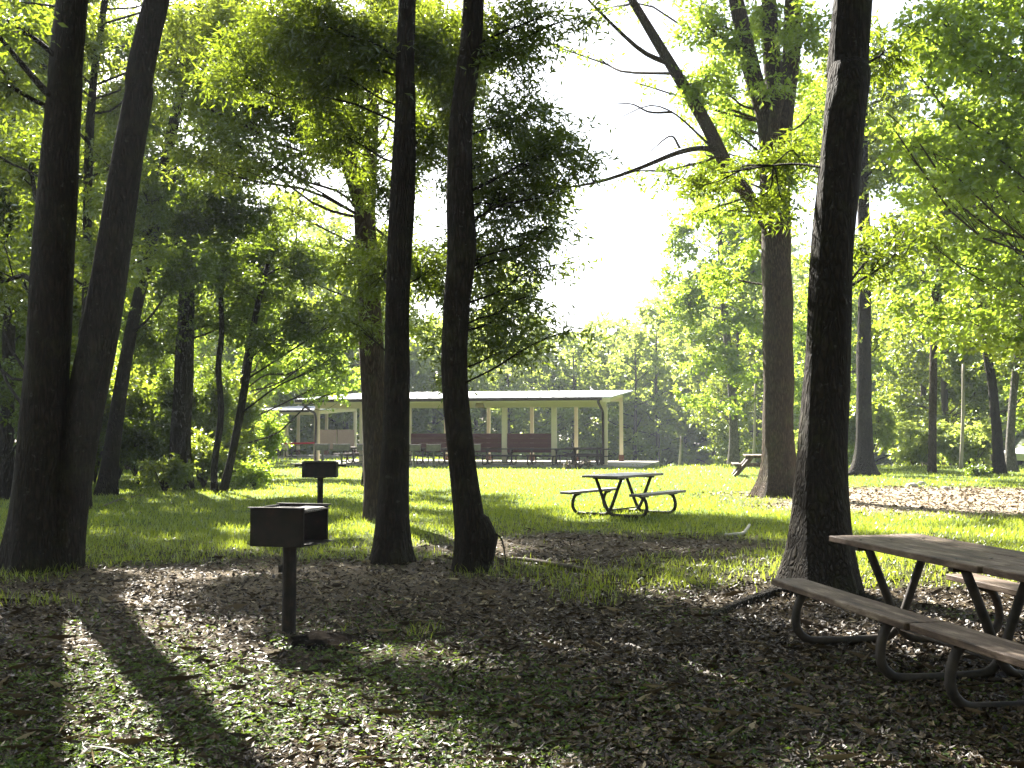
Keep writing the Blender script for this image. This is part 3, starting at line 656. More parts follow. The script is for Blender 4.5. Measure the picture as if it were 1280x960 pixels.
# --- grove at the left
def grove_tree(seed, name, label, rows, d, boughs, leafm='leaf_dark', bark='bark_dark', size=.125, asp=.45, crown=(), sides=12, lai=1.6, ext=3, fills=()):
    t = Tree(seed)
    A = trunk_px(rows, d)
    if ext: A = extend(A, ext, .3, 0, .5)
    t.stem(A, 34, sides, 1.3, .4)
    for b in boughs: t.px(b[0], b[1], d + t.rng.normal(0, 1.0) + (b[5] if len(b) > 5 else 0), b[2], b[3], b[4], size, asp, twig=.42, r0=.035, per=12)
    for f in fills: t.fill(f[0], f[1], f[2], f[3], f[4], size, asp, avoid=f[5] if len(f) > 5 else (), twig=.4, r0=.025)
    for (c, rad, kk) in crown: t.crown_fill(W(*c), rad, kk, 1.2, .2, .45, twig=.55, r0=.05, per=12)
    t.build(name, label, bark, leafm, asp=asp)
grove_tree(20, 'grove_tree', 'dark leaning slender tree with a shaded crown, rising behind the twin trunks', [(132, 617, 24), (140, 560, 20), (152, 480, 17), (165, 410, 15), (185, 320, 15), (205, 210, 14), (225, 120, 12), (246, 40, 10)], 25.5,
           [(205, 280, 45, 45, 1.5), (240, 330, 50, 40, 1.6), (180, 240, 40, 45, 1.2), (270, 100, 45, 45, 1.2), (200, 130, 40, 40, 1.1), (185, 410, 35, 35, 1.3), (215, 60, 40, 40, 1.1)], crown=[((250, -120, 26), (4, 4, 3.4), 5)], fills=[((150, 330, 0, 330, 24, 30), 16, 42, 34, 1.1)])
grove_tree(21, 'grove_tree', 'thick short-crowned trunk half hidden in shrubs, darkest of the grove', [(224, 596, 30), (226, 540, 25), (230, 460, 24), (233, 380, 20), (238, 300, 16)], 28,
           [(250, 260, 55, 40, 2.0), (310, 270, 55, 38, 2.2), (350, 310, 45, 40, 2.2), (220, 330, 45, 40, 2.0), (285, 340, 55, 40, 2.2), (340, 370, 50, 35, 2.0), (240, 400, 45, 35, 1.7), (200, 430, 40, 30, 1.5), (300, 400, 50, 25, 1.6), (290, 210, 50, 30, 1.6)], ext=1)
t = Tree(22)
A = trunk_px([(268, 613, 9), (268, 580, 8.5), (276, 520, 8), (273, 460, 7.5), (277, 415, 7), (275, 340, 6)], 26.5)
t.stem(A, 24, 8, 1.3, .25)
A2 = trunk_px([(277, 612, 11), (290, 570, 10), (303, 500, 10), (313, 440, 9), (318, 400, 8), (335, 330, 6)], 26.6)
first = t.wood; t.wood = []
t.stem(A2, 24, 8, 1.3, .25)
second = t.wood; t.wood = []
for (x, y, rx, ry, l) in ((380, 330, 45, 35, 1.7), (400, 400, 50, 32, 1.8), (350, 420, 45, 26, 1.5), (440, 390, 30, 35, 1.4), (300, 360, 40, 30, 1.4), (260, 330, 40, 35, 1.3), (425, 440, 35, 22, 1.2)):
    t.px(x, y, 26 + t.rng.normal(0, .8), rx, ry, l, .13, .45, twig=.38, r0=.028, per=12)
nroot = empty('small_paired_tree', A[0, :3], 'two thin crooked stems rising together at the edge of the grove', 'tree')
off = A[0, :3][None, :]
for w in (first, second + t.wood):
    t.wood = w; t.build_wood('trunk', M['bark_dark'], nroot, off)
V, Q, tv = t.leaves(.45); mesh_obj('crown', V - off, [Q], M['leaf_dark'], nroot, attr={'tint': tv})
grove_tree(23, 'grove_tree', 'thin upright stem glimpsed in the gap between the twin trunks', [(108, 600, 12), (107, 440, 11), (109, 320, 11), (111, 190, 11), (118, 90, 9), (131, 0, 8)], 21,
           [(120, 60, 35, 45, 1.2), (60, 130, 40, 50, 1.2), (150, 200, 35, 45, 1.1), (30, 60, 50, 50, 1.2), (105, 250, 30, 40, .8), (160, 330, 25, 40, .9)], leafm='leaf_mid', crown=[((120, -110, 21), (3.4, 3.4, 3), 4)], fills=[((-10, 210, -20, 330, 20, 26), 16, 38, 34, 1.1), ((70, 320, -50, 90, 20, 25), 12, 42, 32, 1.1)])
grove_tree(24, 'grove_tree', 'faint thin trunk at the far side of the grove beside the thickest twin trunk', [(42, 596, 14), (42, 440, 13), (44, 300, 11), (46, 150, 9)], 30,
           [(20, 180, 45, 45, 1.3), (40, 280, 40, 45, 1.4), (10, 330, 45, 45, 1.5), (60, 60, 45, 45, 1.2), (0, 440, 40, 50, 1.5), (25, 500, 35, 40, 1.5)], crown=[((30, -60, 30), (4, 4, 3.4), 5)], fills=[((-10, 200, 60, 520, 27, 34), 18, 36, 34, 1.1)], leafm='leaf_mid')
grove_tree(25, 'grove_tree', 'shadowed trunk at the very edge of the photo, mostly hidden by leaves', [(8, 610, 18), (10, 480, 16), (12, 350, 14), (10, 200, 11)], 24,
           [(0, 250, 40, 45, 1.4), (15, 400, 30, 35, 1.2), (-20, 480, 40, 50, 1.5), (-20, 120, 50, 50, 1.3)], crown=[((-30, 0, 24), (3.6, 3.6, 3.6), 5)], fills=[((-30, 60, 100, 540, 22, 27), 8, 30, 34, 1.1)])
grove_tree(27, 'grove_tree', 'tall leafy tree filling the canopy, its trunk lined up behind the forked one', [(462, 596, 16), (462, 480, 14), (462, 360, 13), (463, 240, 11), (464, 120, 9), (466, 0, 7)], 30,
           [(300, 300, 40, 30, 1.2), (360, 260, 40, 24, 1.1)], leafm='leaf_mid', size=.13, fills=[((330, 560, -60, 210, 28, 34), 22, 48, 36, 1.2, [(418, 255, 24, 34), (488, 175, 8, 22)]), ((360, 545, 230, 420, 28, 34), 10, 34, 28, .8, [(415, 250, 34, 46)]), ((560, 640, -60, 150, 29, 33), 7, 38, 32, .9)])
# bright maple over the small shelter, leaves hanging in front of its roof
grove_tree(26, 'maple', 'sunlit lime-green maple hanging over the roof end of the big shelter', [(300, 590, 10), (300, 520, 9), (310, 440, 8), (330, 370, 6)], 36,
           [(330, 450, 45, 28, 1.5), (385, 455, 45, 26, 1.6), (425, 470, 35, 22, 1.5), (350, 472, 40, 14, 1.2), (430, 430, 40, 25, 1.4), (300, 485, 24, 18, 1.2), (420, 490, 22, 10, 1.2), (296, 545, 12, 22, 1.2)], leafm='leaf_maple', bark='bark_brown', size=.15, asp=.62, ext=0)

# ------------------------------------------------------------------ shrubs of the grove
def shrub(seed, label, px, py, d, rx, ry, leafm, lai=1.8, size=.12, asp=.45, group=None):
    t = Tree(seed)
    k = d / F_PX; c = W(px, py, d); g = np.array((c[0], d, float(gz(c[0], d))))
    t.main = np.array([np.r_[g, .03]])
    top = c[2] - g[2]
    for q in range(12):
        a = t.rng.random() * 6.28; e = g + np.array((math.cos(a) * rx * k * .6, math.sin(a) * rx * k * .6, max(.25, top + (t.rng.random() - .6) * ry * k)))
        L_ = t.limb(np.vstack([np.r_[g, .022], np.r_[g * .4 + e * .6 + np.array((0, 0, .15)), .015], np.r_[e, .006]]), 6, 4)
        rr = np.array((rx * k, rx * k, ry * k)) * (.26 + .30 * t.rng.random())
        t.blob(e, rr, 1.8 * lai * math.pi * rr[0] * rr[2] / (size * size * asp * .5) * 1.4, size, org=L_[3], twig=.28, r0=.016, per=10, tint=t.rng.normal(0, .15))
    for w in t.wood: w[0][:, 2] = np.maximum(w[0][:, 2], g[2] - .05)
    V, Q, tv = t.leaves(asp, .2, .7)
    zmin = gz(V[:, 0], V[:, 1]) + .01; V[:, 2] = np.maximum(V[:, 2], zmin + .02 * (np.arange(len(V)) % 4))
    root = empty('shrub', g, label, 'shrub', group)
    t.build_wood('stems', M['bark_far'], root, g[None, :]); mesh_obj('foliage', V - g[None, :], [Q], M[leafm], root, attr={'tint': tv})
for k, (px, py, dd, rx, ry, lm, lab) in enumerate((
        (175, 545, 30, 45, 50, 'leaf_dark', 'dark shrub at the foot of the leaning slender tree'),
        (205, 585, 27, 35, 24, 'leaf_mid', 'low green shrub before the thick trunk in the grove'),
        (255, 570, 29, 30, 34, 'leaf_mid', 'mid-green shrub between the thick trunk and the two thin stems'),
        (300, 565, 31, 30, 36, 'leaf_mid', 'leafy shrub standing right behind the two thin stems'),
        (318, 590, 29, 22, 18, 'leaf_maple', 'low bright shrub at the grove edge, just before the rusty bin'),
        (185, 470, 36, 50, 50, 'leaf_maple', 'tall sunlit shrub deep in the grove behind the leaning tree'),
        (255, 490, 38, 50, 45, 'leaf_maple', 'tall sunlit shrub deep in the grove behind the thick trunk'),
        (30, 570, 26, 45, 40, 'leaf_dark', 'dark shrub behind the foot of the twin trunks'),
        (95, 560, 30, 30, 45, 'leaf_mid', 'green shrub seen through the narrow gap between the twin trunks'),
        (150, 500, 33, 40, 70, 'leaf_mid', 'tall leafy shrub between the leaning tree and the thick trunk'),
        (215, 520, 33.5, 45, 62, 'leaf_mid', 'tall leafy shrub rising straight behind the thick trunk of the grove'),
        (285, 505, 34, 40, 60, 'leaf_mid', 'tall leafy shrub rising straight behind the two thin stems'),
        (325, 545, 38, 28, 40, 'leaf_maple', 'bright shrub beside the end of the small shelter'),
        (65, 540, 33, 45, 60, 'leaf_dark', 'tall dark shrub deep behind the twin trunks'),
        (120, 525, 31, 35, 72, 'leaf_dark', 'dark leafy shrub filling the gap right behind the leaning tree foot'),
        (190, 505, 31.5, 42, 78, 'leaf_dark', 'tall dark leafy shrub between the two thickest grove trunks'),
        (250, 510, 32, 40, 72, 'leaf_dark', 'tall dark leafy shrub just past the thick trunk of the grove'),
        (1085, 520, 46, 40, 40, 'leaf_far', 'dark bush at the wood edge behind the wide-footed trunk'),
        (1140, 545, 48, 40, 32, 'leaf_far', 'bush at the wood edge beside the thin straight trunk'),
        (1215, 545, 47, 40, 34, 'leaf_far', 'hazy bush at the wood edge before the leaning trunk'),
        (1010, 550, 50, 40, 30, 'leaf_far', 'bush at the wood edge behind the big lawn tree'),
        (1222, 588, 36, 12, 9, 'leaf_dark', 'small dark sapling on the bare patch, alone by the stones'))):
    shrub(100 + k, lab, px, py, dd, rx, ry, lm, size=.13 if dd < 40 else .2)

# ------------------------------------------------------------------ woods behind: a few tree shapes, copied
protos = []
def far_proto(seed, h, rad, leafm, size, k, lai, low=.12):
    t = Tree(seed)
    A = np.array([(0, 0, -.1, .2), (.1, 0, h * .3, .16), (0, .1, h * .65, .1), (.05, 0, h * .95, .03)])
    t.stem(A, 16, 8, 1.3, .4)
    for q in range(k):
        f = (q + .5) / k; z = h * (low + (1 - low) * f); prof = math.sin(math.pi * min(1, .18 + f * .80)) ** .7
        a = q * 2.4 + t.rng.normal(0, .4); rr = rad * prof * (.35 + .5 * t.rng.random())
        br = rad * (.30 + .16 * t.rng.random()) * (.6 + .4 * prof)
        t.blob((math.cos(a) * rr, math.sin(a) * rr, z), (br, br, br * .75), (1.25 if size > .3 else 2.0) * lai * math.pi * br * br / (size * size * .3), size, twig=.55, r0=.05, per=10, tint=t.rng.normal(0, .22), wood=(size < .25))
    mb = MB()
    for (V, Q, T) in t.wood: mb.add(V, Q, T)
    wood = mb.build('trunk', M['bark_far'], None, smooth=True); V, Q, tv = t.leaves(.6, .2, .7); cr = mesh_obj('crown', V, [Q], M[leafm], None, attr={'tint': tv})
    r = bpy.data.objects.new('wood_tree', None)
    for o in (wood, cr): C.objects.unlink(o)
    return (wood.data, cr.data)
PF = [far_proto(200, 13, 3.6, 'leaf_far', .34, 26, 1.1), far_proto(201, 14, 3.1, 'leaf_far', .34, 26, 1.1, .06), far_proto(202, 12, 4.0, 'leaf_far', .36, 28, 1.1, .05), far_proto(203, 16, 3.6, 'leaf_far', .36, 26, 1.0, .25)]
PN = [far_proto(210, 15, 4.0, 'leaf_mid', .22, 26, 1.2, .10), far_proto(211, 17, 3.8, 'leaf_dark', .22, 26, 1.1, .18), far_proto(212, 13, 3.8, 'leaf_maple', .22, 24, 1.1, .08)]
def wood_copy(pr, x, y, s, rz, label, group, name='wood_tree', sink=.1):
    root = empty(name, (x, y, float(gz(x, y)) - sink), label, 'tree', group, rz); root.scale = (s, s, s * 1.0)
    for nm, me in zip(('trunk', 'crown'), pr):
        o = bpy.data.objects.new(nm, me); C.objects.link(o); o.parent = root
prng = random.Random(5)
# edge of the woods across the dip, tops just above the shelter roof
for x in np.arange(-40, 62, 3.3):
    for row in range(3):
        xx = float(x) + prng.uniform(-1.2, 1.2); y = 84 + row * 7 + prng.uniform(-2, 2) + .12 * abs(xx)
        s = prng.uniform(.85, 1.08) * (1.0 + .10 * row) * (1.16 if -12 < xx < 16 else 1.4)
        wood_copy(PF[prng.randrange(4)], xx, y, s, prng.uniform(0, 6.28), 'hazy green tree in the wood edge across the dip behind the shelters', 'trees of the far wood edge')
# deeper part of the grove at the left
for (x, y, k, s) in ((-14, 32, 0, .9), (-18.5, 35, 1, 1.0), (-24, 38, 0, 1.1), (-16, 43, 2, .9), (-22, 46, 1, 1.2), (-28, 50, 0, 1.2), (-19, 54, 2, 1.1), (-25, 60, 0, 1.2), (-33, 44, 1, 1.2), (-14.5, 56, 2, .8), (-31, 62, 2, 1.2), (-21, 68, 0, 1.2), (-18, 28, 1, .9), (-38, 54, 0, 1.2), (-17.5, 76, 0, 1.0), (-27, 76, 1, 1.2)):
    wood_copy(PN[k], x, y, s, prng.uniform(0, 6.28), ('broad green tree', 'tall dark tree', 'light yellow-green tree')[k] + ' deep in the grove left of the shelters', ('broad trees', 'dark trees', 'light trees')[k] + ' deep in the grove', 'grove_tree')
for (x, y, k, s) in ((22, 52, 0, 1.0), (27, 50, 2, 1.1), (32, 54, 1, 1.1), (18.5, 60, 2, 1.0), (25, 62, 0, 1.1), (31, 66, 1, 1.2), (24, 36, 0, 1.0), (28, 42, 1, 1.1), (14.5, 66, 0, .9), (37, 60, 0, 1.2)):
    wood_copy(PN[k], x, y, s, prng.uniform(0, 6.28), ('broad green tree', 'tall dark tree', 'light yellow-green tree')[k] + ' beyond the bare earth patch', ('broad trees', 'dark trees', 'light trees')[k] + ' beyond the bare patch', 'woodland_tree')
# unseen trees added behind the viewpoint to keep the open sky off the shade
for (x, y, k, s) in ((-7, -5, 0, 1.25), (5, -6, 1, 1.25), (-1, -10, 0, 1.4), (11, -4, 0, 1.3), (-14, -3, 1, 1.3), (-10, -13, 2, 1.4), (8, -14, 0, 1.4), (16, -11, 1, 1.4), (-20, -10, 0, 1.4), (20, -3, 2, 1.3), (1, -18, 1, 1.5), (-24, 4, 0, 1.3)):
    wood_copy(PN[k], x, y, s, prng.uniform(0, 6.28), ('broad green tree', 'tall dark tree', 'light yellow-green tree')[k] + ' added out of view behind the viewpoint to screen the sky', ('broad trees', 'dark trees', 'light trees')[k] + ' behind the viewpoint', 'woodland_tree')
# thin pale dead poles in front of the woods
for (px, y0, y1, dd, w, lab) in ((1201, 592, 455, 44, 4.5, 'thin pale bare dead trunk between the thin straight trunk and the leaning one'), (941, 585, 480, 55, 3.5, 'thin pale bare trunk showing beside the big lawn tree'), (848, 588, 545, 55, 3.0, 'short pale bare post out on the lawn beyond the table')):
    c = W(px, y0, dd); g = np.array((c[0], dd, float(gz(c[0], dd)) - .1)); t = Tree(int(px)); tp = W(px + 3, y1, dd)
    t.stem(np.array([np.r_[g, w * dd / F_PX / 2], np.r_[(g * .5 + tp * .5) + (.04, 0, 0), w * dd / F_PX / 2.2], np.r_[tp, w * dd / F_PX / 3]]), 12, 7, 1.2, .2)
    r = empty('dead_trunk', g, lab, 'dead tree'); t.build_wood('trunk', M['bark_pale'], r, g[None, :])

# ------------------------------------------------------------------ picnic tables
def picnic_table(loc, ang, label, wood, pipe, group=None, hs=1.0, L_=1.83, boards=3, sag=0.0, z=None):
    """x runs along the table, y across"""
    g = float(gz(loc[0], loc[1])) if z is None else z
    root = empty('picnic_table', (loc[0], loc[1], g), label, 'picnic table', group, ang)
    tb = MB(); w = .76 / boards
    for k in range(boards):
        tb.box((prng.uniform(-.006, .006), -.38 + w * (k + .5), .735 + prng.uniform(-.002, .002)), (L_, w - .008, .045), bev=.006)
    tt_ = tb.build('tabletop', M[wood], root)
    if z is None:
        for e in (-1, 1):
            for yb in (-.30, -.06, .20):
                MB().tube([(e * .58 + .012, yb, .757), (e * .58 + .012, yb, .763)], .011, 8).build('bolt', M['grate'], tt_)
    for s in (-1, 1):
        MB().box((0, s * .725, .42), (L_, .25, .045), bev=.006).build('seat', M[wood], root)
    for e in (-1, 1):
        x = e * .58
        fr = MB()
        for s in (-1, 1):
            xo = x + s * .031
            pts = spline([(xo, s * .66, .392), (xo, s * .74, .36), (xo, s * .79, .25), (xo, s * .79, .13), (xo, s * .72, .05), (xo, s * .60, .028), (xo, s * .2, .028), (xo, s * .04, .06), (xo, -s * .05, .2), (xo, -s * .15, .45), (xo, -s * .25, .69)], 34)
            fr.tube(pts, .031, 10)
        fr.build('leg_frame', M[pipe], root, smooth=True)
        MB().box((x, 0, .694), (.05, .66, .032)).build('crossbar', M[pipe], root)
        for s in (-1, 1): MB().box((x, s * .71, .386), (.06, .2, .02)).build('seat_bracket', M[pipe], root)
    MB().tube([(-.60, -.012, .11), (.60, -.012, .11)], .014, 8).build('stretcher', M[pipe], root, smooth=True)
    return root
picnic_table((2.952, 7.045), -1.395, 'brown wooden picnic table touching the thick tree, its top corner fully in view', 'table_wood', 'pipe', 'brown tables in the shade')
a1 = -1.395
picnic_table((2.952 + math.cos(a1) * 1.85 + .02, 7.045 + math.sin(a1) * 1.85), a1 + .012, 'brown wooden picnic table cut off by the photo edge, butted end to end with another', 'table_wood', 'pipe', 'brown tables in the shade')
picnic_table((2.113, 19.4), .96, 'grey picnic table with bent pipe legs standing alone on the sunlit lawn', 'table_grey', 'pipe')

# ------------------------------------------------------------------ charcoal grills
def grill(loc, rz, label, mat, w=.42, dp=.46, h=.30, top=.98, rods=False, group=None, open_side=True, z=None):
    g = float(gz(loc[0], loc[1])) if z is None else z
    root = empty('charcoal_grill', (loc[0], loc[1], g), label, 'grill', group, rz)
    p = MB(); p.tube([(0, 0, -.05), (0, 0, top - h)], .055, 14); p.box((-.07, 0, .5), (.03, .04, .06)); p.box((0, 0, top - h - .008), (.2, .2, .014))
    p.build('post', M[mat], root)
    f = MB(); z0 = top - h; th = .008
    f.box((0, 0, z0 + th / 2), (w, dp, th))
    f.box((0, -dp / 2 - th / 2 - .001, z0 + h / 2), (w + .02, th, h), bev=.002)
    f.box((0, dp / 2 + th / 2 + .001, z0 + h / 2), (w + .02, th, h), bev=.002)
    f.box((-w / 2 - th / 2 - .001, 0, z0 + h / 2), (th, dp, h), bev=.002)
    if not open_side: f.box((w / 2 + th / 2 + .001, 0, z0 + h / 2 - .03), (th, dp, h - .06), bev=.002)
    for s in (-1, 1): f.box((w / 2 + .006, s * (dp / 2 - .012), z0 + h / 2), (.02, .02, h - .004))
    f.box((w / 2 + .03, 0, z0 + .012), (.06, dp - .06, .008))
    for s in (-1, 1): f.box((0, s * (dp / 2 + .012), top + .004), (w + .05, .035, .008))
    f.box((-w / 2 - .012, 0, top - .008), (.03, dp - .04, .008))
    f.build('firebox', M[mat], root)
    gr = MB()
    zg = top - .022 if not rods else top + .02
    for q in range(13): gr.tube([(-w / 2 + .01, -dp / 2 + .03 + (dp - .06) * q / 12, zg), (w / 2 + .04, -dp / 2 + .03 + (dp - .06) * q / 12, zg)], .006, 6)
    for q in range(3): gr.tube([(-w / 2 + .04 + q * (w - .06) / 2, -dp / 2 + .02, zg - .012), (-w / 2 + .04 + q * (w - .06) / 2, dp / 2 - .02, zg - .012)], .007, 6)
    gr.box((w * .28, 0, zg + .008), (w * .42, dp - .05, .006))
    gr.build('cooking_grate', M['grate'], root)
    if rods:
        for s in (-1, 1):
            hm = MB(); hm.tube([(0, s * (dp / 2 - .01), top - .06), (0, s * (dp / 2 + .16), top - .06)], .016, 8); hm.tube([(0, s * (dp / 2 + .10), top - .06), (0, s * (dp / 2 + .165), top - .06)], .024, 8)
            hm.build('handle', M[mat], root, smooth=True)
    return root
g1 = G(361, 792)
grill((g1[0], g1[1]), R(-14), 'black open-sided charcoal grill on a thick post, largest in view', 'iron', w=.41, dp=.46, h=.29, top=.985)
grill((-3.62, 19.4), R(-90 + 4), 'black charcoal grill with rod handles, standing behind the largest grill', 'iron', w=.40, dp=.62, h=.28, top=1.0, rods=True, open_side=False)
gl = [(403, 'grey charcoal grill at the small shelter end of the row', ), (427, 'grey charcoal grill, second from the small shelter in the row'), (455, 'grey charcoal grill peeking out beside the forked trunk'), (517, 'grey charcoal grill just clear of the slim straight trunk'), (542, 'grey charcoal grill between the two slim trunks'), (592, 'grey charcoal grill peeking out beside the wavy trunk')]
for (px, lab) in gl:
    p = W(px, 580, 45.5 if px > 480 else 47.0)
    grill((p[0], p[1]), R(-90), lab, 'iron_grey', w=.42, dp=.60 if px != 427 else .72, h=.30, top=1.05, rods=False, open_side=False, group='grey grills before the shelter')

# ash heap, sticks and stones
def lump(name, label, cat, c, rx, ry, rz, mat, seed, n=22, group=None):
    r = np.random.default_rng(seed); U, Vv = np.meshgrid(np.linspace(0, 1, 10), np.arange(n) / n * 2 * np.pi, indexing='ij')
    el = U * np.pi / 2
    k = 1 + .28 * (fbm(np.cos(Vv) * 2 + seed, np.sin(Vv) * 2 + U * 3, seed) - .5) * 2
    X = np.cos(el) * np.cos(Vv) * rx * k; Y = np.cos(el) * np.sin(Vv) * ry * k; Z = np.sin(el) * rz * (.75 + .5 * fbm(X * 9 + 3, Y * 9, seed + 1)) - .03 * (U == 0)
    P = np.stack([X, Y, Z], -1).reshape(-1, 3)
    i, j = np.meshgrid(np.arange(9), np.arange(n), indexing='ij'); j2 = (j + 1) % n
    Q = np.stack([i * n + j, i * n + j2, (i + 1) * n + j2, (i + 1) * n + j], -1).reshape(-1, 4)
    o = mesh_obj(name, P, [Q], M[mat], smooth=True); o.location = c
    return tag(o, label, cat, group)
g = G(402, 803)
U, Vv = np.meshgrid(np.linspace(0, 1, 16), np.arange(40) / 40 * 2 * np.pi, indexing='ij')
rr = U * (1 + .5 * (fbm(np.cos(Vv) * 1.5 + 4, np.sin(Vv) * 1.5, 5) - .5))
X, Y = rr * np.cos(Vv) * .42, rr * np.sin(Vv) * .34
Zh = .075 * np.exp(-(U * 1.75) ** 2) * (.6 + .8 * fbm(X * 7, Y * 7, 8)) + .05 * (fbm(X * 22, Y * 22, 12) - .5) * (1 - U) - .012 * U + .008
i, j = np.meshgrid(np.arange(15), np.arange(40), indexing='ij'); j2 = (j + 1) % 40
o = mesh_obj('ash_heap', np.stack([X, Y, Zh], -1).reshape(-1, 3), [np.stack([i * 40 + j, (i + 1) * 40 + j, (i + 1) * 40 + j2, i * 40 + j2], -1).reshape(-1, 4)], M['ash'], smooth=True)
o.location = g; tag(o, 'low black heap of ash and soil beside the nearest grill post', 'ash heap')
for k, (x, y, r, lab) in enumerate(((1140, 609, .17, 'pale rounded stone at the edge of the bare patch, largest of three'), (1152, 606, .13, 'pale brown stone just behind the largest of the three'), (1182, 612, .12, 'small low stone out on the bare patch, apart from the pair'))):
    g = G(x, y); lump('stone', lab, 'stone', g, r, r * .8, r * .8, 'stone', 10 + k, group='stones on the bare patch')
def stick(name, label, cat, pts, rad, mat):
    row = []
    for (x, y, h), r in zip(pts, rad):
        g = G(x, y); row.append((g[0], g[1], g[2] + h, r))
    row = np.array(row); o0 = row[0, :3].copy(); A = spline(row, 18)
    root = MB().tube(A[:, :3] - o0, A[:, 3], 8).build(name, M[mat], smooth=True); root.location = o0
    return tag(root, label, cat)
stick('fallen_branch', 'dark fallen branch lying on the leaves by the burled tree', 'branch', [(622, 704, .03), (650, 702, .03), (690, 708, .03), (738, 716, .02)], [.012, .02, .028, .03], 'deadwood')
stick('fallen_branch', 'bleached white broken branch on the lawn before the thick tree', 'branch', [(906, 671, .03), (920, 671, .04), (930, 669, .04), (937, 664, .10)], [.018, .024, .026, .02], 'bleached')
stick('fallen_branch', 'thin dry twig lying among the weeds by the bottom photo edge', 'branch', [(112, 938, .02), (140, 945, .03), (165, 955, .02)], [.004, .006, .005], 'bleached')
stick('fallen_branch', 'long dark stick on the shaded grass near the grove', 'branch', [(125, 636, .02), (150, 626, .03), (185, 619, .02)], [.02, .025, .02], 'deadwood')

# ------------------------------------------------------------------ shelters
def shelter(name, label, fr, ang, length, depth, nf, posts_rear, z_eave, z_back, ov, beam_h, panels, base, slab_ov, side_panels=(), spouts=(0, 1), lamp=None):
    """fr = right front post; local x runs left along the front, y to the back"""
    root = empty(name, (fr[0], fr[1], base), label, 'shelter', None, ang)
    # local frame: +x to the right, -x left ; +y back
    ol, orr, of, ob = ov
    sl = MB().box(((slab_ov[1] - slab_ov[0] - length) / 2, (depth + slab_ov[3] - slab_ov[2]) / 2, -.35 + .06), (length + slab_ov[0] + slab_ov[1], depth + slab_ov[2] + slab_ov[3], .70), bev=.01)
    sl.build('slab', M['concrete'], root)
    slope = (z_back - z_eave) / (depth + of + ob)
    zat = lambda y: z_eave + slope * (y + of)
    L0, L1 = -length - ol, orr
    rf = MB(); th = .07
    P = np.array([(x, y, zat(y) + dz) for dz in (0, th) for y in (-of, depth + ob) for x in (L0, L1)])
    rf.add(P, np.array([(0, 2, 3, 1), (4, 5, 7, 6), (0, 1, 5, 4), (2, 6, 7, 3), (0, 4, 6, 2), (1, 3, 7, 5)]))
    for q in range(int((L1 - L0) / .6)):      # standing seams
        x = L0 + .3 + q * .6
        P = np.array([(x + dx, y, zat(y) + th + dz) for dz in (.001, .03) for y in (-of + .01, depth + ob - .01) for dx in (-.012, .012)])
        rf.add(P, np.array([(0, 2, 3, 1), (4, 5, 7, 6), (0, 1, 5, 4), (2, 6, 7, 3), (0, 4, 6, 2), (1, 3, 7, 5)]))
    roof = rf.build('roof', M['roof'], root)
    MB().box(((L0 + L1) / 2 - .15, -of - .055, z_eave - .03), (L1 - L0 - .5, .10, .13), bev=.01).build('gutter', M['trim'], root)
    MB().box(((L0 + L1) / 2, -of + .03, z_eave - .09), (L1 - L0 - .04, .04, .17)).build('fascia', M['cream'], root)
    z_f, z_r = zat(0) - .012, zat(depth) - .012
    MB().box((-length / 2, 0, z_f - beam_h / 2), (length + .16, .14, beam_h)).build('beam', M['cream'], root)
    MB().box((-length / 2, depth, z_r - beam_h / 2), (length + .16, .14, beam_h)).build('beam', M['cream'], root)
    sa = math.atan(slope)
    for q in range(nf):
        x = -length * q / (nf - 1)
        hh = .22
        MB().box((x, depth / 2, (z_f + z_r) / 2 - hh / 2 - .012), (.09, (depth - .15) / math.cos(sa), hh), rx=sa).build('rafter', M['cream'], root)
    for k in range(nf):
        x = -length * k / (nf - 1)
        MB().box((x, 0, (.06 + z_f - beam_h) / 2), (.25, .20, z_f - beam_h - .06 - .004), bev=.01).build('post', M['cream'], root)
    for x in posts_rear:
        pr = MB().box((x, depth, (.06 + z_r - beam_h) / 2), (.18, .18, z_r - beam_h - .06 - .004), bev=.01).build('post', M['cream'], root)
        MB().box((x, depth, .06 + .17), (.24, .24, .34), bev=.01).build('base_collar', M['rust'], pr)
    for k in spouts:
        x = (L1 - .55) if k == 0 else (L0 + .55)
        xp = (.0 if k == 0 else -length)
        MB().tube(spline([(x, -of - .05, z_eave - .08), (x, -of - .05, z_eave - .22), (x * .5 + xp * .5, -of * .5, z_eave - .5), (xp - .06 if k == 0 else xp - .0, -.17, z_eave - .75), (xp - .06 if k == 0 else xp, -.17, 1.2), (xp - .06 if k == 0 else xp, -.17, .1)], 26), .06, 8).build('downspout', M['trim'], root, smooth=True)
    for (xa, xb, za, zb, y, mt) in panels:
        p = MB(); nb = 4
        for q in range(nb): p.box(((xa + xb) / 2, y, za + (zb - za) * (q + .5) / nb), (abs(xb - xa), .04, (zb - za) / nb - .006), bev=.004)
        p.build('wall_panel', M[mt], root)
    for (ya, yb, za, zb, x, mt) in side_panels:
        MB().box((x, (ya + yb) / 2, (za + zb) / 2), (.05, yb - ya, zb - za), bev=.004).build('wall_panel', M[mt], root)
    if lamp is not None:
        lb = MB(); lb.tube([(lamp, -.14, z_f - beam_h + .32), (lamp, -.15, z_f - beam_h + .26), (lamp, -.15, z_f - beam_h + .12), (lamp, -.15, z_f - beam_h)], [.08, .16, .22, .24], 14)
        lb.build('lamp', M['lampglass'], root, smooth=True)
    return root
ANG = R(-13)
LEN, DEP = 14.35, 6.3
bay = LEN / 6
pans = [(-bay * k - .11, -bay * (k + 1) + .11, .62, 1.52, .0, 'panel') for k in range(1, 5)]
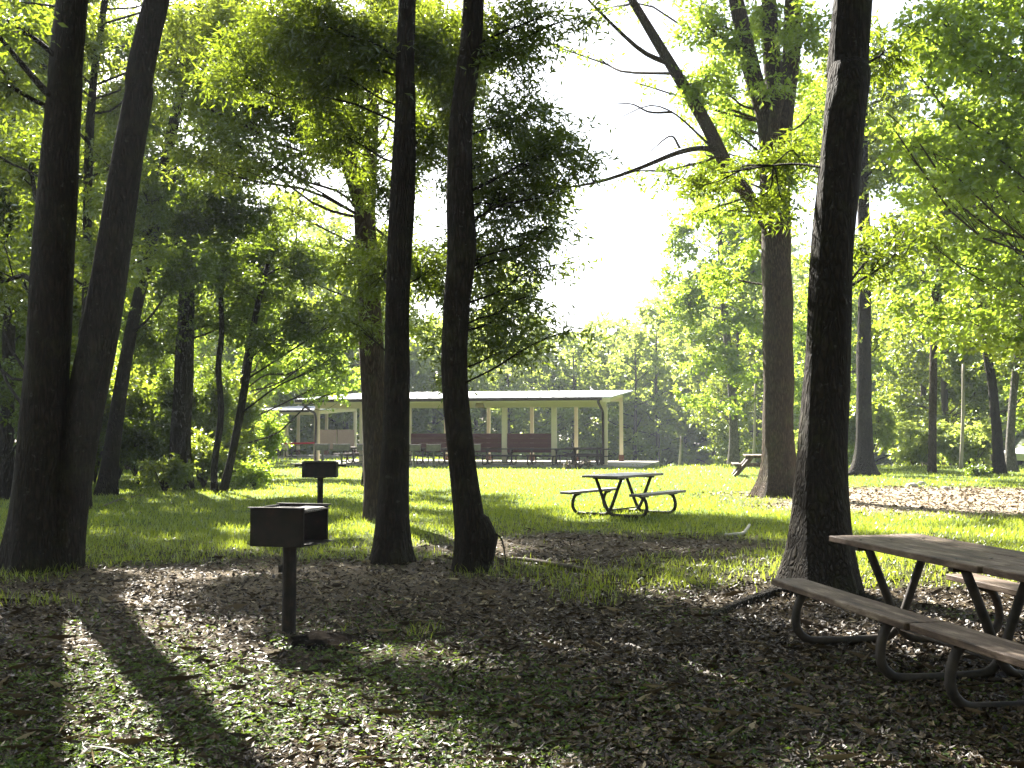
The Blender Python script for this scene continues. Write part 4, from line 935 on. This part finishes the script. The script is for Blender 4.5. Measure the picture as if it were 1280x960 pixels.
shelter('picnic_shelter', 'large cream picnic shelter with a white sloping roof and maroon panels', (4.31, 47.6), ANG, LEN, DEP, 7, [-bay * k for k in range(7)], 3.13, 3.80, (.85, .4, .9, 2.2), .44, pans, 0.0, (.8, 1.9, 1.6, 1.0), lamp=-bay * 2.5)
p2 = W(396, 575, 62.5)
shelter('picnic_shelter', 'small cream shelter with tan end panels, half hidden behind the large one', (p2[0], p2[1]), ANG, 4.1, 6.2, 3, [0, -2.05, -4.1], 2.88, 3.32, (.8, .3, .9, 1.6), .28, [], 0.0, (.8, .5, 1.0, .6), side_panels=[(.2, 3.0, .5, 1.75, 0.0, 'tanpanel'), (3.2, 6.0, .5, 1.75, 0.0, 'tanpanel')], spouts=(1,))
# tables of the shelters
ca, sa_ = math.cos(ANG), math.sin(ANG)
def SL(x, y): return (4.31 + x * ca - y * sa_, 47.6 + x * sa_ + y * ca)
tabs = [(-.7, -.55, 0, 'dark picnic table under the roof end by the right downspout'), (-2.75, -.65, 0, 'dark picnic table just clear of the maroon panels in the shelter'), (-4.85, -.75, 0, 'dark picnic table before the maroon panel nearest the sunlit table'),
        (-6.95, -.75, 0, 'dark picnic table before the panels beneath the amber lamp'), (-9.2, -.7, 0, 'dark picnic table glimpsed between the two slim trunks'), (-11.6, -.6, 0, 'dark picnic table showing behind the grey grills and forked trunk'),
        (-1.4, 3.2, .1, 'dark picnic table at the open rear of the large shelter'), (-13.2, 2.6, 0, 'dark picnic table in the large shelter by its far corner post')]
for (x, y, a, lab) in tabs:
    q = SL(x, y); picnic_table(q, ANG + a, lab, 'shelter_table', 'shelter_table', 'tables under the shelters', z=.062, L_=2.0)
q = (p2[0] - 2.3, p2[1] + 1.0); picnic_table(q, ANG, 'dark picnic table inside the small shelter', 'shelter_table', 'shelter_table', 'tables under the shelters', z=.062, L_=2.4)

# heavy wooden table half behind the big lawn tree
p = W(946, 588, 37)
hv = empty('picnic_table', (p[0], p[1], float(gz(p[0], p[1]))), 'heavy brown picnic table partly hidden behind the big lawn tree', 'picnic table', None, R(8))
mb = MB()
for k in range(4): mb.box((0, -.34 + .225 * k, .745), (2.0, .215, .05), bev=.006)
hv_top = mb.build('tabletop', M['table_wood'], hv)
for s in (-1, 1): MB().box((0, s * .74, .44), (2.0, .26, .05), bev=.006).build('seat', M['table_wood'], hv)
for e in (-1, 1):
    lg = MB()
    for s in (-1, 1): lg.tube([(e * .72, s * .2, .71), (e * .72, s * .82, .0)], .075, 8)
    lg.box((e * .72 + .08, 0, .40), (.06, 1.6, .09)); lg.box((e * .72, 0, .69), (.10, .7, .06))
    lg.build('leg_frame', M['table_wood'], hv)
# make its end face the camera
hv.rotation_euler = (0, 0, R(80))

# rusty bin, tape and bits by the small shelter
p = W(331, 576, 50.5); b = empty('litter_bin', (p[0], p[1], float(gz(p[0], p[1]))), 'rusty brown litter bin with a pale liner folded over its rim', 'litter bin')
an = np.linspace(0, 1, 15); MB().tube([(0, 0, z) for z in an * .86], .30 + .012 * (np.abs((an * 14) % 5 - 0) < .1), 20).build('barrel', M['barrel'], b, smooth=True)
MB().tube([(0, 0, .78), (0, 0, .80), (0, 0, .885), (0, 0, .89), (0, 0, .87)], [.318, .32, .325, .29, .2], 20, cap=False).build('liner', M['liner'], b, smooth=True)
pa, pb = W(393, 553.5, 50.0), W(312, 552.5, 51.2)
tp = MB(); n = 24; s_ = np.linspace(0, 1, n); P = pa[None] * (1 - s_[:, None]) + pb[None] * s_[:, None]; P[:, 2] -= .10 * 4 * s_ * (1 - s_) * .5
V = np.vstack([P + (0, 0, .045), P - (0, 0, .045), P + (0, .006, .045), P + (0, .006, -.045)]); ii = np.arange(n - 1)
tp.add(V, np.stack([ii, ii + n, ii + n + 1, ii + 1], -1), np.stack([ii + 2 * n, ii + 2 * n + 1, ii + 3 * n + 1, ii + 3 * n], -1), np.stack([ii, ii + 1, ii + 2 * n + 1, ii + 2 * n], -1), np.stack([ii + n, ii + 3 * n, ii + 3 * n + 1, ii + n + 1], -1))
tag(tp.build('barrier_tape', M['red']), 'red tape stretched from the shelter corner post past the rusty bin', 'tape')
g = G(347, 574); lump('flat_stone', 'pale flat stone in the grass beside the rusty bin', 'stone', g, .32, .25, .12, 'stone', 31)
t = Tree(77); g = G(722, 586); t.main = np.array([np.r_[g, .02]])
for q in range(4):
    t.blob(g + np.array((q * .28 - .4, -.1, .18)), (.28, .2, .14), 60, .16, org=np.r_[g + np.array((.1, 0, .05)), .02], twig=.2, r0=.012, per=8)
r = empty('fallen_leafy_branch', g, 'withered leafy branch dropped on the lawn before the shelter', 'branch'); t.build_wood('stem', M['deadwood'], r, g[None, :]); V, Q, tv = t.leaves(.5, .1, .7); V[:, 2] = np.maximum(V[:, 2], .03); mesh_obj('foliage', V - g[None, :], [Q], M['litter'], r, attr={'tint': np.clip(tv + .2, 0, 1)})

# white car glimpsed at the edge, beyond the trees
def car(x, y, rz, label):
    g = float(gz(x, y)); root = empty('parked_car', (x, y, g), label, 'car', None, rz)
    M['car'] = surf('white_car_paint', [(.3, (.7, .7, .7)), (.7, (.78, .78, .78))], 2, rough=.3, spec=.5, bump=0.0)
    M['carglass'] = surf('car_glass', [(.3, (.01, .012, .014)), (.7, (.02, .024, .026))], 2, rough=.1, spec=.6, bump=0.0)
    M['tyre'] = surf('tyre_rubber', [(.3, (.015, .015, .015)), (.7, (.03, .03, .03))], 6, rough=.8, spec=.2, bump=.1)
    prof = np.array([(-2.1, .35), (-2.15, .7), (-1.9, .92), (-1.35, .98), (-.85, 1.42), (.5, 1.45), (1.15, 1.0), (1.9, .86), (2.12, .65), (2.1, .35)]); n = len(prof)
    def ext(pr, w, nm, mt):
        k = len(pr); V = np.vstack([np.c_[pr[:, 0], np.full(k, s * w), pr[:, 1]] for s in (-1, 1)]); mb = MB()
        i_ = np.arange(k); mb.add(V, np.stack([i_, (i_ + 1) % k, (i_ + 1) % k + k, i_ + k], -1)[:, ::-1]); mb.q[k] = [np.array([np.arange(k), np.arange(k)[::-1] + k])]
        return mb.build(nm, M[mt], root)
    ext(prof, .85, 'body', 'car')
    ext(np.array([(-1.15, 1.0), (-.78, 1.36), (.42, 1.38), (.95, 1.0)]), .858, 'side_window', 'carglass')
    for sx in (-1.3, 1.3):
        for sy in (-1, 1):
            w = MB().tube([(sx, sy * .70, .32), (sx, sy * .88, .32)], .32, 18).build('wheel', M['tyre'], root)
            MB().tube([(sx, sy * .86, .32), (sx, sy * .89, .32)], .18, 14).build('rim', M['roof'], w)
    for sy in (-1, 1): MB().box((2.09, sy * .62, .70), (.08, .3, .12), bev=.02).build('headlight', M['roof'], root)
car(27.2, 52.0, R(20), 'white car parked beyond the trees at the far photo edge')

# ------------------------------------------------------------------ air
hz = MB().box((0, 105, 12), (524, 454, 40)).build('haze', None)
hz.data.materials.clear()
m, nt, out, N, L = new_mat('haze_air')
pv = N('ShaderNodeVolumePrincipled', i={'Color': (.80, .88, 1.0, 1), 'Density': .00045, 'Anisotropy': .2}); L(pv.outputs[0], out.inputs['Volume'])
hz.data.materials.append(m); tag(hz, kind='stuff')

# ------------------------------------------------------------------ light, camera, render
sc = bpy.context.scene
w = bpy.data.worlds.new('World'); sc.world = w; w.use_nodes = True
nt = w.node_tree; nt.nodes.clear()
sky = nt.nodes.new('ShaderNodeTexSky'); sky.sky_type = 'NISHITA'; sky.sun_disc = False
sky.sun_elevation = SUN_EL; sky.sun_rotation = SUN_AZ; sky.air_density = 1.0; sky.dust_density = 2.0; sky.ozone_density = 1
bg = nt.nodes.new('ShaderNodeBackground'); bg.inputs[1].default_value = .05; sky.sun_intensity = 1
wo = nt.nodes.new('ShaderNodeOutputWorld'); hs = nt.nodes.new('ShaderNodeHueSaturation'); hs.inputs['Saturation'].default_value = .6; nt.links.new(sky.outputs[0], hs.inputs['Color']); nt.links.new(hs.outputs[0], bg.inputs[0]); nt.links.new(bg.outputs[0], wo.inputs[0])
from mathutils import Vector
sd = Vector((math.sin(SUN_AZ) * math.cos(SUN_EL), math.cos(SUN_AZ) * math.cos(SUN_EL), math.sin(SUN_EL)))
sl = bpy.data.lights.new('sun', 'SUN'); sl.energy = 5.0; sl.angle = R(.55); sl.color = (1, .95, .86)
so = bpy.data.objects.new('sun', sl); C.objects.link(so); so.rotation_euler = sd.to_track_quat('Z', 'Y').to_euler(); so.location = sd * 60
cam = bpy.data.cameras.new('camera'); cam.sensor_width = 36; cam.lens = 36 * F_PX / 1280; cam.clip_end = 3000; cam.clip_start = .05
co = bpy.data.objects.new('camera', cam); C.objects.link(co); co.location = (0, 0, EYE); co.rotation_euler = (R(90) + PITCH, 0, 0)
sc.camera = co
sc.render.engine = 'CYCLES'
cy = sc.cycles
cy.max_bounces = 7; cy.diffuse_bounces = 2; cy.glossy_bounces = 2; cy.transmission_bounces = 5; cy.volume_bounces = 0; cy.transparent_max_bounces = 4
cy.use_denoising = True; cy.denoiser = 'OPENIMAGEDENOISE'; cy.denoising_input_passes = 'RGB_ALBEDO_NORMAL'; cy.denoising_prefilter = 'ACCURATE'; cy.sample_clamp_indirect = 6
cy.caustics_reflective = False; cy.caustics_refractive = False
vs = sc.view_settings; vs.view_transform = 'Standard'; vs.look = 'None'; vs.gamma = 1; vs.use_curve_mapping = False; vs.exposure = 2.95
print('SCENE built: polys', sum(len(o.data.polygons) for o in bpy.data.objects if o.type == 'MESH'))
